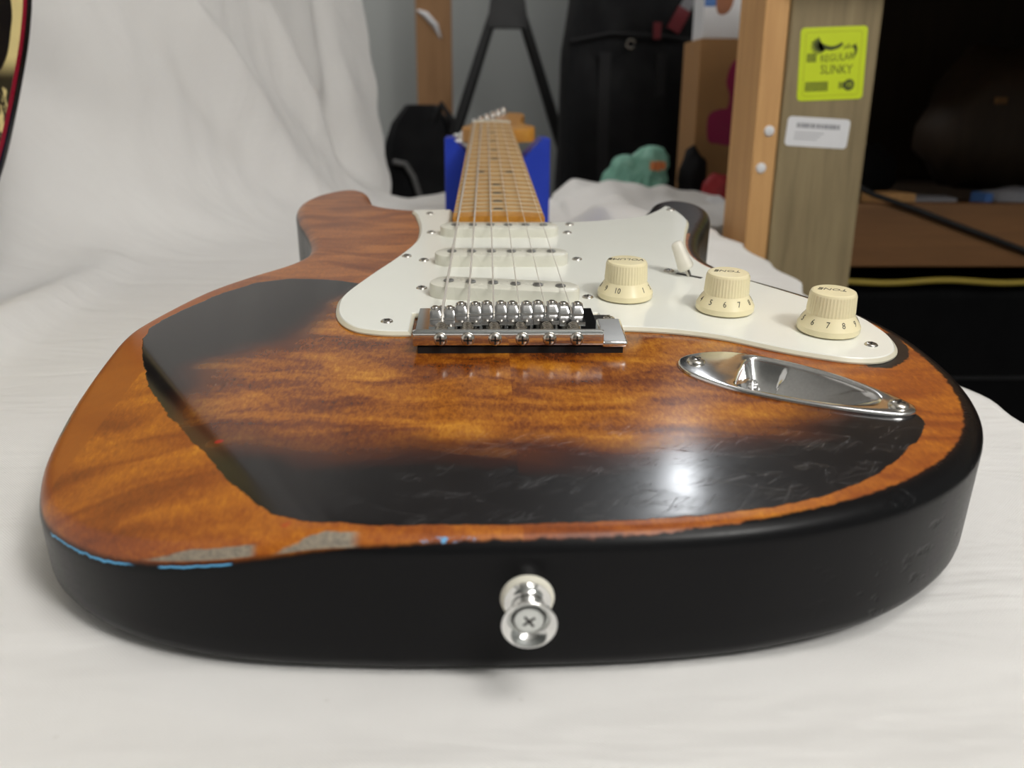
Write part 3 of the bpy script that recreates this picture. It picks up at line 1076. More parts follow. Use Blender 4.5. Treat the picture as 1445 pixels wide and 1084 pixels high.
# ---- knobs
def build_knob(name, x, y, word, centre_angle, word_rot):
    mod = lambda r, z, a: r * (1 + (0.012 * math.cos(a * 44) if 8.2 < z < 15.6 else 0))
    prof = [(9.0, 0.0), (12.5, 0.0), (12.75, 0.5), (12.75, 2.5), (12.45, 3.1), (9.95, 7.1), (9.75, 7.6), (9.75, 8.3), (9.35, 15.4), (9.25, 15.9), (8.9, 16.6), (8.2, 16.9), (4.0, 17.1), (0.05, 17.15)]
    o = MB().lathe(prof, 176, mod=mod).build(name, M['aged_cream'], G, angle=18, loc=(x, y, 2.9))
    v, f = text_mesh(word, 4.2, 0.06, 0.25)
    b = MB()
    ma = Matrix.Translation((0, 0.6, 17.12)) @ Matrix.Rotation(R(word_rot), 4, 'Z')
    b.v = [tuple(ma @ Vector(p)) for p in v]
    b.f = f
    b.mi = [0] * len(f)
    b.build('lettering', M['ink'], o, smooth=False)
    # numbers 1-10 in eleven places round the skirt; centre_angle = direction of the blank place
    r0, z0, r1, z1 = 12.45, 3.1, 9.95, 7.1
    rm, zm = (r0 + r1) / 2, (z0 + z1) / 2
    slope = math.atan2(z1 - z0, r0 - r1)
    for k in range(1, 11):
        a = R(centre_angle + k * 360 / 11)
        v, f = text_mesh(str(k), 3.7, 0.04)
        base = Matrix.Rotation(a, 4, 'Z') @ Matrix.Translation((rm + 0.03, 0, zm + 0.02)) @ Matrix.Rotation(R(90), 4, 'Z') @ Matrix.Rotation(slope, 4, 'X')
        b = MB()
        b.v = [tuple(base @ Vector((p[0] * 0.85, p[1], p[2]))) for p in v]
        b.f = f
        b.mi = [0] * len(f)
        b.build('number', M['ink'], o, smooth=False)
    return o


tag(build_knob('volume_knob', 56.2, 39.5, 'VOLUME', -85, 172), 'cream volume knob with number ten facing out')
tag(build_knob('tone_knob', 98.0, 20.0, 'TONE', 57, 168), 'cream tone knob next to the volume knob')
tag(build_knob('tone_knob', 134.6, -7.5, 'TONE', 17, 160), 'cream tone knob nearest the pickguard tip')


# ---- five-way switch
def build_switch():
    b = MB()
    d = Vector((-7.0, 3.0, 15.5)).normalized()
    q = d.to_track_quat('Z', 'Y').to_matrix().to_4x4()
    ma = Matrix.Translation((94.2, 74.5, 2.2)) @ q
    b.box(-2.1, 2.1, -0.6, 0.6, -1.0, 7.0, mat=ma)
    o = b.build('pickup_switch', M['nickel'], G, smooth=False)
    c = MB()
    rs = []
    for z, wx, wy in [(3.4, 2.6, 1.8), (3.8, 4.2, 3.2), (5.0, 4.9, 3.7), (9, 4.4, 3.3), (14, 3.6, 2.9), (17, 3.2, 2.7), (18.2, 2.6, 2.2), (18.6, 1.2, 1.0)]:
        ring = []
        for k in range(16):
            a = 2 * math.pi * k / 16
            ca, sa = math.cos(a), math.sin(a)
            ring.append(tuple(ma @ Vector((wx * math.copysign(abs(ca) ** 0.6, ca), wy * math.copysign(abs(sa) ** 0.6, sa), z))))
        rs.append(ring)
    c.rings(rs)
    tag(c.build('switch_tip', M['switch_white'], o, angle=50), 'white plastic lever tip')
    MB().box(87, 101, 73.2, 75.8, 2.28, 2.42, mat=Matrix.Translation((94, 74.5, 0)) @ Matrix.Rotation(R(-38), 4, 'Z') @ Matrix.Translation((-94, -74.5, 0))).build('slot', M['dark_recess'], o, smooth=False)
    return o


build_switch()


# ---- boat-shaped jack plate
def build_jack():
    outl = catmull([(64.6, -41), (67, -35), (73, -31), (82, -29), (92.5, -30.8), (109.5, -41), (125, -57), (135.3, -74), (138, -82.3), (134.5, -86.8), (125.5, -86.8), (104.3, -79.3), (82.5, -67.5), (70, -55.5), (65.6, -48)][::-1], True, 2.0)
    if sum(a[0] * c[1] - c[0] * a[1] for a, c in zip(outl, outl[1:] + outl[:1])) < 0:
        outl = outl[::-1]
    N = 96

    def resample(poly):
        P = np.array(poly + [poly[0]])
        L = np.r_[0, np.cumsum(np.linalg.norm(np.diff(P, axis=0), axis=1))]
        c = np.array([106, -60])
        # start at the direction of the pointed end
        d = np.array([0.8, -0.6])
        s0 = L[np.argmax((P[:-1] - c) @ d)]
        s = (s0 + np.linspace(0, L[-1], N, endpoint=False)) % L[-1]
        return [(float(np.interp(q, L, P[:, 0])), float(np.interp(q, L, P[:, 1]))) for q in s]

    # match outline and cup by angle about a centre so that the rim faces stay even
    cupl = catmull(CUP, True, 1.5)
    O, Cc = resample(outl), resample(cupl)
    cx_, cy_ = 106.0, -59.5

    def by_angle(poly):
        P = np.array(poly)
        a = np.unwrap(np.arctan2(P[:, 1] - cy_, P[:, 0] - cx_))
        tgt = np.linspace(0, 2 * math.pi, N, endpoint=False)
        a = np.mod(a, 2 * math.pi)
        o_ = np.argsort(a)
        a, P = a[o_], P[o_]
        return [(float(np.interp(t, a, P[:, 0], period=2 * math.pi)), float(np.interp(t, a, P[:, 1], period=2 * math.pi))) for t in tgt]

    O, Cc = by_angle(outl), by_angle(cupl)
    b = MB()
    rs = [[(x, y, 0.05) for x, y in O], [(x, y, 0.9) for x, y in O], [(x, y, 1.35) for x, y in inset(O, 0.35)], [(x, y, 1.45) for x, y in inset(O, 1.0)],
          [(x, y, 1.45) for x, y in inset(Cc, -1.6)], [(x, y, 1.15) for x, y in inset(Cc, -0.6)], [(x, y, 0.3) for x, y in Cc]]
    dp = np.array([95.5, -53.5])                           # deepest place, at the socket end
    for k in (0.06, 0.14, 0.25, 0.38, 0.52, 0.66, 0.8, 0.9):
        ring = []
        for (x, y) in Cc:
            far = max(0, ((x - 88) * 0.86 + (y + 52) * -0.5)) / 45
            kk = k
            xx, yy = x + (dp[0] - x) * kk, y + (dp[1] - y) * kk
            z = 0.3 - 13.5 * (1 - (1 - kk) ** (2.2 if far < 0.25 else 1.5))
            ring.append((xx, yy, z))
        rs.append(ring)
    b.rings(rs, False, True)
    o = b.build('jack_plate', M['chrome_worn'], G, angle=50)
    tag(o, 'boat-shaped chrome jack plate with a recessed socket')
    put('screw', SCREW_JK, o, (71.5, -40.6, 1.3), (0, 0, 0.4))
    put('screw', SCREW_JK, o, (132.2, -81.3, 1.3), (0, 0, 0.9))
    d = Vector((0.80, -0.46, 0.42)).normalized()
    ma = Matrix.Translation((90.0, -51.0, -6.8)) @ d.to_track_quat('Z', 'Y').to_matrix().to_4x4()
    j = MB().lathe([(5.6, -1), (5.6, 1.2), (4.8, 1.8), (4.0, 1.8), (3.4, 1.2), (3.3, -3)], 6, ma, cap1=False)
    j.lathe([(4.6, 1.0), (4.6, 3.0), (3.6, 3.2), (3.2, 2.6), (3.2, -3)], 24, ma, cap0=False)
    j.build('jack_socket', M['chrome_worn'], o, angle=40)
    return o


build_jack()


# ---- strap button at the tail
def build_strap_button():
    ma = Matrix.Translation((1.6, -158.6, -18.0)) @ Matrix.Rotation(R(90), 4, 'X')
    prof = [(6.2, 2.0), (6.2, 2.6), (5.2, 2.9), (4.2, 3.4), (3.9, 4.6), (3.9, 6.4), (4.4, 8.0), (5.6, 9.8), (6.8, 11.0), (7.2, 11.5), (7.25, 11.8), (7.0, 12.1), (6.6, 12.0), (3.9, 9.7), (3.85, 9.0), (0.1, 9.0)]
    o = MB().lathe(prof, 48, ma).build('strap_button', M['chrome'], G, angle=50)
    tag(o, 'chrome strap button at the tail')
    MB().lathe([(3.3, -0.8), (6.7, -0.8), (7.1, -0.2), (7.2, 0.8), (6.9, 1.8), (6.3, 2.2), (3.3, 2.2)], 40, ma).build('felt_washer', M['felt'], o, angle=70)
    s = MB()
    s.lathe([(3.75, 9.1), (3.8, 9.9), (3.6, 10.15), (1.9, 10.4), (0.05, 10.4)], 28, ma)
    rz = Matrix.Rotation(R(38), 4, 'Z')
    s.box(-1.9, 1.9, -0.36, 0.36, 9.8, 10.44, 1, ma @ rz)
    s.box(-0.36, 0.36, -1.9, 1.9, 9.8, 10.44, 1, ma @ rz)
    s.build('screw', [M['screw_pale'], M['dark_recess']], o, angle=30)
    # the hole mark in the paint just above the felt
    return o


build_strap_button()

# ================================================================== blue neck rest
nr = empty('neck_rest', (0.0055, 0.60, 0.0))
tag(nr, 'bright blue plastic neck rest cradling the guitar neck', 'neck rest')
b = MB()
prof = [(-54, 2), (54, 2), (54, 113), (46, 113), (26, 93), (-26, 93), (-46, 113), (-54, 113)]
rs = []
for y, k in ((-36, 0.8), (-35, 0), (35, 0), (36, 0.8)):
    rs.append([(x * (1 - k / 60), y, z - (k if z > 50 else -k)) for x, z in prof])
b.rings(rs)
b.build('cradle', M['blue'], nr, angle=25)
MB().prism(rrect(9, 22, 2.5), 0, 1.6, 0.5, mat=Matrix.Translation((-41, -20, 109))).build('felt_pad', M['white_paper'], nr)

# ================================================================== second guitar leaning on the backdrop at the left
def build_other():
    d = Vector((0.3102, 0.9507, 0))
    nn = Vector((0.9507, -0.3102, 0))
    P0 = Vector((-448.7, 76.7, 0))
    root = empty('cream_guitar', (-0.40, 0.224, 0.012))
    tag(root, 'cream topped guitar with red binding and black edge at the left end of the sheet', 'guitar')
    inv = Vector((-400, 224, 12))
    outl = catmull([(317, 240), (315, 219), (306, 190), (295, 164), (283, 138), (269, 110), (255, 87), (236, 60), (208, 34), (165, 16), (118, 20), (72, 40), (38, 76), (14, 125), (0, 180), (-4, 240), (4, 300), (20, 345), (27, 385), (20, 425), (22, 460), (48, 492),
                    (90, 500), (128, 492), (158, 486), (190, 484), (222, 470), (250, 480), (268, 470), (276, 445), (282, 420), (286, 385), (298, 340), (311, 290)], True, 6.0)
    area = sum(a[0] * c[1] - c[0] * a[1] for a, c in zip(outl, outl[1:] + outl[:1]))
    if area < 0:
        outl = outl[::-1]

    def W(t, z, w):
        lean = 0.06 * z
        p = P0 + d * t + nn * (w) + Vector((0, 0, z))
        return tuple(p - inv)

    b = MB()
    lay = [(9, -40, 0), (2, -39, 0), (0, -34, 0), (0, -4, 0), (0.6, -1.2, 0), (2.0, -0.2, 0), (7.5, -0.1, 0)]
    rs = [[W(x, z, w) for x, z in inset(outl, i_)] for i_, w, _ in lay]
    b.rings(rs, True, True)
    bo = b.build('body', M['gloss_black'], root, angle=50)
    b = MB()
    b.rings([[W(x, z, -0.6) for x, z in inset(outl, 7.2)], [W(x, z, 0.4) for x, z in inset(outl, 7.2)], [W(x, z, 0.4) for x, z in inset(outl, 10.6)], [W(x, z, -0.6) for x, z in inset(outl, 10.6)]], False, False)
    b.build('binding', M['red_binding'], bo, angle=30)
    n_ = NT('cream_worn_top')
    oc = n_.obj()
    x, y, z = n_.xyz(oc)
    wear = n_.noise(n_.comb(n_.mul(x, 60), n_.mul(y, 60), n_.mul(z, 22)), 1.0, 4.0, 0.65)
    reg = n_.mul(n_.ss(0.168, 0.150, z), n_.ss(0.02, 0.06, z))
    inner = n_.ss(0.130, 0.095, n_.add(y, n_.mul(z, -0.38)))
    cc = n_.mix(n_.mul(n_.mul(n_.ss(0.47, 0.53, n_.add(wear, n_.mul(inner, 0.09))), reg), 0.97), (0.80, 0.66, 0.30), (0.01, 0.009, 0.008))
    mt = n_.out(cc, 0.25)
    b = MB()
    b.rings([[W(x_, z_, -0.6) for x_, z_ in inset(outl, 10.5)], [W(x_, z_, 0.2) for x_, z_ in inset(outl, 10.5)]], False, True)
    b.build('top', mt, bo, angle=30)
    # black pickguard
    pgp = catmull([(291, 218), (286, 196), (277, 176), (262, 164), (240, 172), (222, 200), (214, 240), (216, 300), (226, 350), (244, 400), (262, 400), (268, 360), (277, 320), (288, 270)], True, 5.0)
    if (sum(a[0] * c[1] - c[0] * a[1] for a, c in zip(pgp, pgp[1:] + pgp[:1])) > 0) != True:
        pgp = pgp[::-1]
    b = MB()
    b.rings([[W(x_, z_, 0.1) for x_, z_ in pgp], [W(x_, z_, 2.0) for x_, z_ in pgp], [W(x_, z_, 2.8) for x_, z_ in inset(pgp, 1.2)]], False, True)
    b.build('pickguard', M['gloss_black'], root, angle=30)
    b = MB()
    for k in (0,):
        rs = []
        for z_, hw in ((430, 28), (900, 22)):
            rs.append([W(155 - hw, z_, 4), W(155 + hw, z_, 4), W(155 + hw, z_, 12), W(155 - hw, z_, 12)])
        b.rings(rs)
    b.build('neck', M['panel_dark'], root, smooth=False)
    b = MB()
    b.rings([[W(105, z_, 0.2), W(205, z_, 0.2), W(205, z_, 9), W(105, z_, 9)] for z_ in (180, 196)])
    b.build('bridge', M['chrome'], root, smooth=False)
    return root


build_other()

# ================================================================== workbench on the right: post, rails, shelf
wb = empty('workbench', (0.60, 0.75, -0.76))
tag(wb, 'dark timber workbench with grey-brown post and orange rail, right of the table', 'workbench')
OX, OY, OZ = 600, 750, -760
def wbox(name, x0, x1, y0, y1, z0, z1, mat, parent=wb, bev=1.2):
    bb = MB().box(x0 - OX, x1 - OX, y0 - OY, y1 - OY, z0 - OZ, z1 - OZ)
    o = bb.build(name, mat, parent, smooth=False)
    md = o.modifiers.new('bevel', 'BEVEL')
    md.width = bev * MM
    md.segments = 2
    return o


post = wbox('post', 294, 386, 561, 655, -760, 360, M['post_wood'], bev=3)
tag(post, 'grey-brown square timber post with stickers')
tag(wbox('stud', 269, 293.5, 564, 655, -760, 360, M['pine'], bev=1.5), 'pale orange pine stud beside the post')
tag(wbox('shelf_rail', 490, 1700, 880, 918, -76, 13, M['beam_wood'], bev=2), 'orange pine rail')
wbox('shelf_board', 490, 1700, 918, 1500, -12, 6, M['panel_dark'])
wbox('back_panel', 490, 1700, 1500, 1515, -760, 360, M['panel_dark'])
wbox('shade_apron', 294, 1720, 535, 560, 262, 360, M['pine'], bev=2)  # unseen board, added to keep lamp light off the rail
wbox('shade_top_board', 294, 1720, 535, 860, 360, 390, M['pine'], bev=2)  # unseen bench top, added to shade the shelf below
wbox('shade_top_board', 490, 1720, 863, 1515, 360, 390, M['pine'], bev=2)
wbox('side_panel', 1690, 1715, 660, 1500, -760, 360, M['panel_dark'])
wbox('post', 1600, 1690, 561, 655, -760, 360, M['post_wood'], bev=3)
# screws / paint blobs on the stud edge
for (u, z) in ((284, 122), (279, 85)):
    bb = MB().lathe([(5.5, 0), (4.5, 2), (1.5, 3)], 12, Matrix.Translation((u - OX, 564 - OY, z - OZ)) @ Matrix.Rotation(R(90), 4, 'X'))
    bb.build('paint_blob', M['white_paper'], wb)

# black case and yellow cord beneath the rail
cs = empty('black_case', (0.85, 1.03, -0.76))
tag(cs, 'large black case standing under the orange rail', 'case')
b = MB()
b.box(-360, 560, -110, 380, 0, 650)
o = b.build('shell', M['black_case'], cs, smooth=False)
md = o.modifiers.new('bevel', 'BEVEL')
md.width, md.segments = 0.02, 3
MB().box(-365, 565, -114, -109, 500, 505).build('lid_seam', M['black_line'], cs, smooth=False)
cord = MB()
pth = [(470 + 12 * k, 905, -103 + 1.8 * math.sin(k * 0.45) - 0.9 * math.sin(k * 0.21 + 1)) for k in range(60)]
cord.tube(pth, 4.2, 8)
tag(cord.build('yellow_rope', M['yellow_cord']), 'dull yellow rope running along the front of the black case', 'rope')
cab = MB()
cab.tube([(500, 868, 45), (540, 872, 27), (600, 873, 8), (680, 873, -20), (780, 873, -54), (900, 873, -85), (1000, 873, -160), (1040, 873, -300), (1050, 873, -600), (1060, 880, -755)], 4.0, 10)
tag(cab.build('black_cable', M['black_line']), 'black cable sloping down across the orange rail', 'cable')

# clutter on the shelf
def lump(name, loc, size, mat, label, cat, seed=0, sub=3, amp=0.25, group=None, flat=True):
    bm = bmesh.new()
    bmesh.ops.create_icosphere(bm, subdivisions=sub, radius=1.0)
    for v in bm.verts:
        q = v.co.copy()
        f = 1 + amp * mnoise.noise(q * 1.6 + Vector((seed, 0, 0))) + amp * 0.6 * mnoise.noise(q * 4.0 + Vector((0, seed, 0)))
        v.co = q * f
        if flat and v.co.z < -0.75:
            v.co.z = -0.75
        v.co = Vector((v.co.x * size[0], v.co.y * size[1], (v.co.z + 0.75) * size[2]))
    me = bpy.data.meshes.new(name)
    bm.to_mesh(me)
    bm.free()
    me.polygons.foreach_set('use_smooth', [True] * len(me.polygons))
    me.materials.append(mat)
    o = bpy.data.objects.new(name, me)
    COL.objects.link(o)
    o.location = loc
    return tag(o, label, cat, group)


def block(name, loc, size, mat, label, cat, rz=0.0, bev=0.002):
    b = MB(1.0)
    b.box(-size[0] / 2, size[0] / 2, -size[1] / 2, size[1] / 2, 0, size[2])
    o = b.build(name, mat, None, smooth=False)
    o.location = loc
    o.rotation_euler = (0, 0, rz)
    md = o.modifiers.new('bevel', 'BEVEL')
    md.width, md.segments = bev, 2
    return tag(o, label, cat)


block('wood_offcut', (0.60, 0.96, 0.006), (0.06, 0.05, 0.016), M['pine'], 'small pine offcut lying on the dark shelf nearest the post', 'offcut', 0.2)
block('paper_scrap', (0.66, 0.97, 0.006), (0.08, 0.05, 0.010), M['grey_ink'], 'folded grey paper on the dark shelf beside the pine offcut', 'paper', -0.15)
block('blue_marker', (0.735, 0.945, 0.006), (0.014, 0.03, 0.018), M['blue_print'], 'small blue cap on the front of the dark shelf', 'cap', 0.3)
lump('crumpled_paper', (0.79, 0.96, 0.006), (0.05, 0.03, 0.014), M['grey_ink'], 'crumpled pale paper at the right end of the dark shelf', 'paper', 3)
lump('brown_sack', (0.93, 1.24, 0.006), (0.15, 0.12, 0.14), M['panel_dark'], 'dark brown sack slumped on the shelf behind the orange rail', 'sack', 5)
lump('dark_cloth_bundle', (0.60, 1.10, 0.006), (0.07, 0.06, 0.05), M['black_fabric'], 'dark cloth bundle on the shelf just right of the post', 'cloth', 9)
block('yellow_tag', (0.84, 1.12, 0.150), (0.026, 0.004, 0.010), M['cardboard'], 'small tan tag in front of the brown sack', 'tag', 0.4, 0.0005)

# ---- stickers on the post
def flat_text(root, txt, size, ox, oz, mat, ang=0.0, sx=1.0, shear=0.0, name='lettering', yoff=-0.45):
    v, f = text_mesh(txt, size, 0.02, shear)
    b = MB()
    ca, sa = math.cos(ang), math.sin(ang)
    b.v = [(ox + (p[0] * sx) * ca - p[1] * sa, yoff - p[2], oz + (p[0] * sx) * sa + p[1] * ca) for p in v]
    b.f = f
    b.mi = [0] * len(f)
    return b.build(name, mat, root, smooth=False)


def plate(poly, y0, y1):
    b = MB()
    b.rings([[(x, y0, z) for x, z in poly], [(x, y1, z) for x, z in poly]])
    return b


st = empty('neon_sticker', (0.3400, 0.5608, 0.187))
st.scale = (1.03, 1, 1.03)
st.rotation_euler = (0, R(-2.5), 0)
tag(st, 'square neon yellow sticker with dark printing on the grey-brown post', 'sticker')
plate(rrect(65, 67, 4), 0, -0.3).build('paper', M['neon'], st, smooth=False)
fr = MB()
fr.rings([[(x, -0.32, z) for x, z in rrect(55, 59, 3)], [(x, -0.36, z) for x, z in rrect(55, 59, 3)], [(x, -0.36, z) for x, z in rrect(53.6, 57.6, 2.6)], [(x, -0.32, z) for x, z in rrect(53.6, 57.6, 2.6)]], False, False)
fr.build('border_line', M['neon_dark'], st, smooth=False)
# eagle emblem: spread wing of fanned feathers, body and head
em = MB()
for k in range(7):
    a = R(112 + k * 16)
    L = 13.5 - abs(k - 2) * 0.6
    x0, z0 = -11 + k * 0.5, 15.5 - k * 0.5
    tip = (x0 + L * math.cos(a), z0 + L * math.sin(a) * 0.75)
    em.rings([[(x0 + 1.2, y_, z0 + 1.2), (x0 - 1.2, y_, z0 - 1.2), (tip[0] - 0.7, y_, tip[1] - 0.7), (tip[0] + 0.7, y_, tip[1] + 0.7)] for y_ in (-0.33, -0.45)])
body = catmull([(-14, 20), (-10, 14.5), (-3, 12.2), (3, 13.2), (7.5, 15.2), (9.5, 18), (8, 19.2), (5, 17.6), (1, 16.2), (-4, 16.4), (-9, 18)], True, 1.5)
em.rings([[(x, y_, z) for x, z in body] for y_ in (-0.33, -0.45)])
for k in range(6):
    em.rings([[(10 + k * 2.2, y_, 13 + k * 0.25), (11.1 + k * 2.2, y_, 13 + k * 0.25), (11.5 + k * 2.2, y_, 16 + (k % 3)), (10.5 + k * 2.2, y_, 16 + (k % 3))] for y_ in (-0.33, -0.45)])
hook = catmull([(19, 16.5), (23, 15.5), (23.5, 10), (21.5, 5.5), (20.6, 6), (21.2, 10.5), (20.2, 13.5)], True, 1.5)
em.rings([[(x, y_, z) for x, z in hook] for y_ in (-0.33, -0.45)])
em.build('emblem', M['sticker_ink'], st, smooth=False)
flat_text(st, 'REGULAR', 9.6, 4.5, 5.4, M['sticker_ink'], R(3), 0.80)
flat_text(st, 'SLINKY', 12.0, 4.5, -5.6, M['sticker_ink'], R(-1), 0.82)
for (xa, xb2, za, zb2) in [(-25, -3, -25, -16), (-25, -17, 2, 10), (8, 13, -23, -17)]:
    bars = MB()
    k = xa
    while k < xb2:
        bars.box(k, k + 1.2, -0.45, -0.33, za, zb2)
        k += 1.9
    bars.build('printed_bars', M['sticker_ink'], st, smooth=False)
ring = MB().lathe([(5.4, 0.33), (5.4, 0.45)], 24, Matrix.Translation((18, 0, -20)) @ Matrix.Rotation(R(90), 4, 'X'))
ring.build('printed_disc', M['sticker_ink'], st, smooth=False)
flat_text(st, '10', 6.0, 18, -20, M['neon'], 0, 1.0, yoff=-0.5)

wl = empty('white_label', (0.3330, 0.5608, 0.121))
wl.scale = (1.03, 1, 1.03)
wl.rotation_euler = (0, R(3.0), 0)
tag(wl, 'white paper label with faint grey print below the neon sticker', 'sticker')
lab = [(x, z + (0.0012 * (x * x) * (1 if z < 0 else 0.4) * -0.3)) for x, z in rrect(63, 28, 4)]
plate(lab, 0, -0.3).build('paper', M['white_paper'], wl, smooth=False)
bars = MB()
xx = -22
rnd = random.Random(3)
while xx < 22:
    w_ = rnd.choice((1.2, 1.8, 2.6))
    bars.box(xx, xx + w_, -0.42, -0.3, 3.5, 8.0)
    xx += w_ + rnd.choice((0.8, 1.2))
bars.build('printed_bars', M['grey_ink'], wl, smooth=False)
for z_ in (-1.5, -4.5, -7.5):
    MB().box(-23, 8 + z_, -0.4, -0.3, z_, z_ + 0.7).build('printed_line', M['grey_ink'], wl, smooth=False)

# ================================================================== things behind the table
# ---- wooden stud against the grey wall
so = empty('wall_stud', (-0.135, 2.1, -0.76))
tag(so, 'brown timber stud standing in front of the grey wall, left of the tripod', 'stud')
o = MB().box(-46, 46, -20, 20, 0, 2170).build('timber', M['stud_wood'], so, smooth=False)
b = MB()
b.tube([(-40, -21, 1128), (-20, -22, 1118), (5, -22, 1092), (18, -21, 1062)], [3, 8, 8, 2], 8)
b.build('paint_smear', M['white_paper'], so)
o = MB().box(-30, 52, -40, -20, 0, 860).build('lower_batten', M['stud_wood'], so, smooth=False)

# ---- black tripod stand
tr = empty('tripod_stand', (0.050, 1.86, -0.76))
tr.scale = (1.1, 1.0, 1.02)
tag(tr, 'black tripod stand in front of the grey wall, behind the neck', 'stand')
b = MB()
b.rings([[(-w_, -26, z_), (w_, -26, z_), (w_, 26, z_), (-w_, 26, z_)] for z_, w_ in ((1050, 40), (1060, 43), (1130, 34), (1160, 30))])
o = b.build('collar', M['black_metal'], tr, smooth=False)
MB().tube([(0, 0, 1150), (0, 0, 1900)], 17, 14).build('column', M['black_metal'], tr)
for dx, dy in ((-1, 0), (1, 0), (1, 1)):
    ex = 345 if dx else 30
    top = (dx * 32, dy * 20 - 5, 1075)
    bot = (dx * (ex + 20) + dy * 30, dy * 330 - 30, 12)
    MB().tube([top, ((top[0] * 0.8 + bot[0] * 0.2), (top[1] * 0.8 + bot[1] * 0.2), 862), bot], [11, 13, 11], 10).build('leg', M['black_metal'], tr)
    MB().lathe([(16, 0), (16, 18), (10, 26)], 12, Matrix.Translation((bot[0], bot[1], 0))).build('rubber_foot', M['black_line'], tr)


# ---- black gig bag
def build_gigbag():
    root = empty('gig_bag', (0.29, 1.56, -0.76))
    tag(root, 'tall black fabric gig bag standing right of the tripod', 'bag')
    b = MB(1.0)
    rs = []
    n = 72
    for i in range(60):
        k = i / 59
        z = 1.75 * k
        w = 0.155 + 0.012 * math.sin(k * 9) - 0.01 * k
        if z > 1.0:
            w -= 0.022 * min(1, (z - 1.0) / 0.12)
        dpt = 0.085 + 0.01 * math.sin(k * 5)
        e = 1.0 if 0.03 < k < 0.97 else 0.9
        ring = []
        for j in range(n):
            a = 2 * math.pi * j / n
            ca, sa = math.cos(a), math.sin(a)
            x = w * math.copysign(abs(ca) ** 0.55, ca) * e
            y = dpt * math.copysign(abs(sa) ** 0.55, sa) * e
            d = 0.018 * mnoise.noise(Vector((x * 13, y * 6, z * 1.6 + 3))) + 0.007 * mnoise.noise(Vector((x * 36, y * 12, z * 6)))
            ring.append((x * (1 + d * 2), y + d * (1 if sa < 0 else -1) * 1.6, z))
        rs.append(ring)
    b.rings(rs)
    b.build('bag_body', M['black_fabric'], root, angle=60)
    pk = MB(1.0)
    rs = []
    for i in range(14):
        k = i / 13
        z = 0.30 + 0.72 * k
        q = math.sin(min(1, max(0, k * 6)) * math.pi / 2) * math.sin(min(1, max(0, (1 - k) * 6)) * math.pi / 2)
        rs.append([(x * 0.13, -0.088 - 0.030 * q * (1 - x ** 6) - 0.006 * mnoise.noise(Vector((x * 3, 0, z * 5))), z) for x in np.linspace(-1, 1, 15)] + [(0.13, -0.07, z), (-0.13, -0.07, z)])
    pk.rings(rs)
    pk.build('pocket', M['black_fabric'], root, angle=60)
    zp = MB(1.0)
    zp.tube([(-0.128, -0.103, 1.02), (-0.05, -0.108, 1.035), (0.06, -0.108, 1.03), (0.128, -0.103, 1.02)], 0.004, 6)
    zp.build('zipper', M['black_web'], root)
    rg = MB(1.0)
    rg.tube([(-0.012 + 0.008 * math.cos(a), -0.115, 1.015 + 0.008 * math.sin(a)) for a in np.linspace(0.3, 5.6, 14)], 0.0016, 6)
    rg.build('zipper_pull', M['nickel'], root)
    sp = MB(1.0)
    for x0 in (-0.06, 0.05):
        sp.rings([[(x0 + 0.012 * math.sin(z * 5), -0.118, z), (x0 + 0.022 + 0.012 * math.sin(z * 5), -0.118, z), (x0 + 0.022 + 0.012 * math.sin(z * 5), -0.113, z), (x0 + 0.012 * math.sin(z * 5), -0.113, z)] for z in np.linspace(0.35, 1.0, 10)])
    sp.build('strap', M['black_web'], root, smooth=False)
    tg = MB(1.0)
    ma = Matrix.Translation((0.082, -0.112, 1.065)) @ Matrix.Rotation(R(28), 4, 'Y')
    tg.box(-0.013, 0.013, -0.002, 0.002, -0.028, 0.016, mat=ma)
    t_o = tg.build('tag', M['red_tag'], root, smooth=False)
    tg = MB(1.0)
    tg.box(-0.011, 0.011, -0.0025, 0.0022, 0.016, 0.038, mat=ma)
    tg.build('tag_end', M['grey_ink'], t_o, smooth=False)
    t2 = MB(1.0)
    t2.box(0.032, 0.046, -0.112, -0.106, 1.025, 1.055)
    t2.build('red_loop', M['red_tag'], root, smooth=False)
    return root


build_gigbag()

# ---- dark soft case with a grey strap, between the sheet and the stud
dc = empty('soft_case', (-0.135, 1.55, -0.76))
tag(dc, 'dark soft case with grey strap beside the edge of the backdrop', 'case')
b = MB(1.0)
rs = []
for i in range(26):
    z = 0.90 * i / 25
    k = i / 25
    ring = []
    for j in range(40):
        a = 2 * math.pi * j / 40
        ca, sa = math.cos(a), math.sin(a)
        w = 0.085 * (1 if k < 0.85 else math.sqrt(max(0.05, 1 - ((k - 0.85) / 0.16) ** 2)))
        d = 0.012 * mnoise.noise(Vector((ca * 2, sa * 2, z * 9)))
        ring.append((w * math.copysign(abs(ca) ** 0.6, ca) + d, 0.07 * math.copysign(abs(sa) ** 0.6, sa) + d, z))
    rs.append(ring)
b.rings(rs)
b.build('case_body', M['black_fabric'], dc, angle=60)
b = MB(1.0)
b.tube([(-0.055, -0.082, 0.79), (-0.03, -0.085, 0.785), (-0.015, -0.085, 0.76), (-0.003, -0.085, 0.72), (0.0, -0.082, 0.66)], [0.006] * 5, 8)
b.build('strap', M['grey_strap'], dc)
b = MB(1.0)
b.tube([(0.02, -0.06, 0.86), (0.045, -0.075, 0.90), (0.065, -0.08, 0.87), (0.06, -0.08, 0.80)], [0.008] * 4, 8)
b.build('handle', M['black_web'], dc)


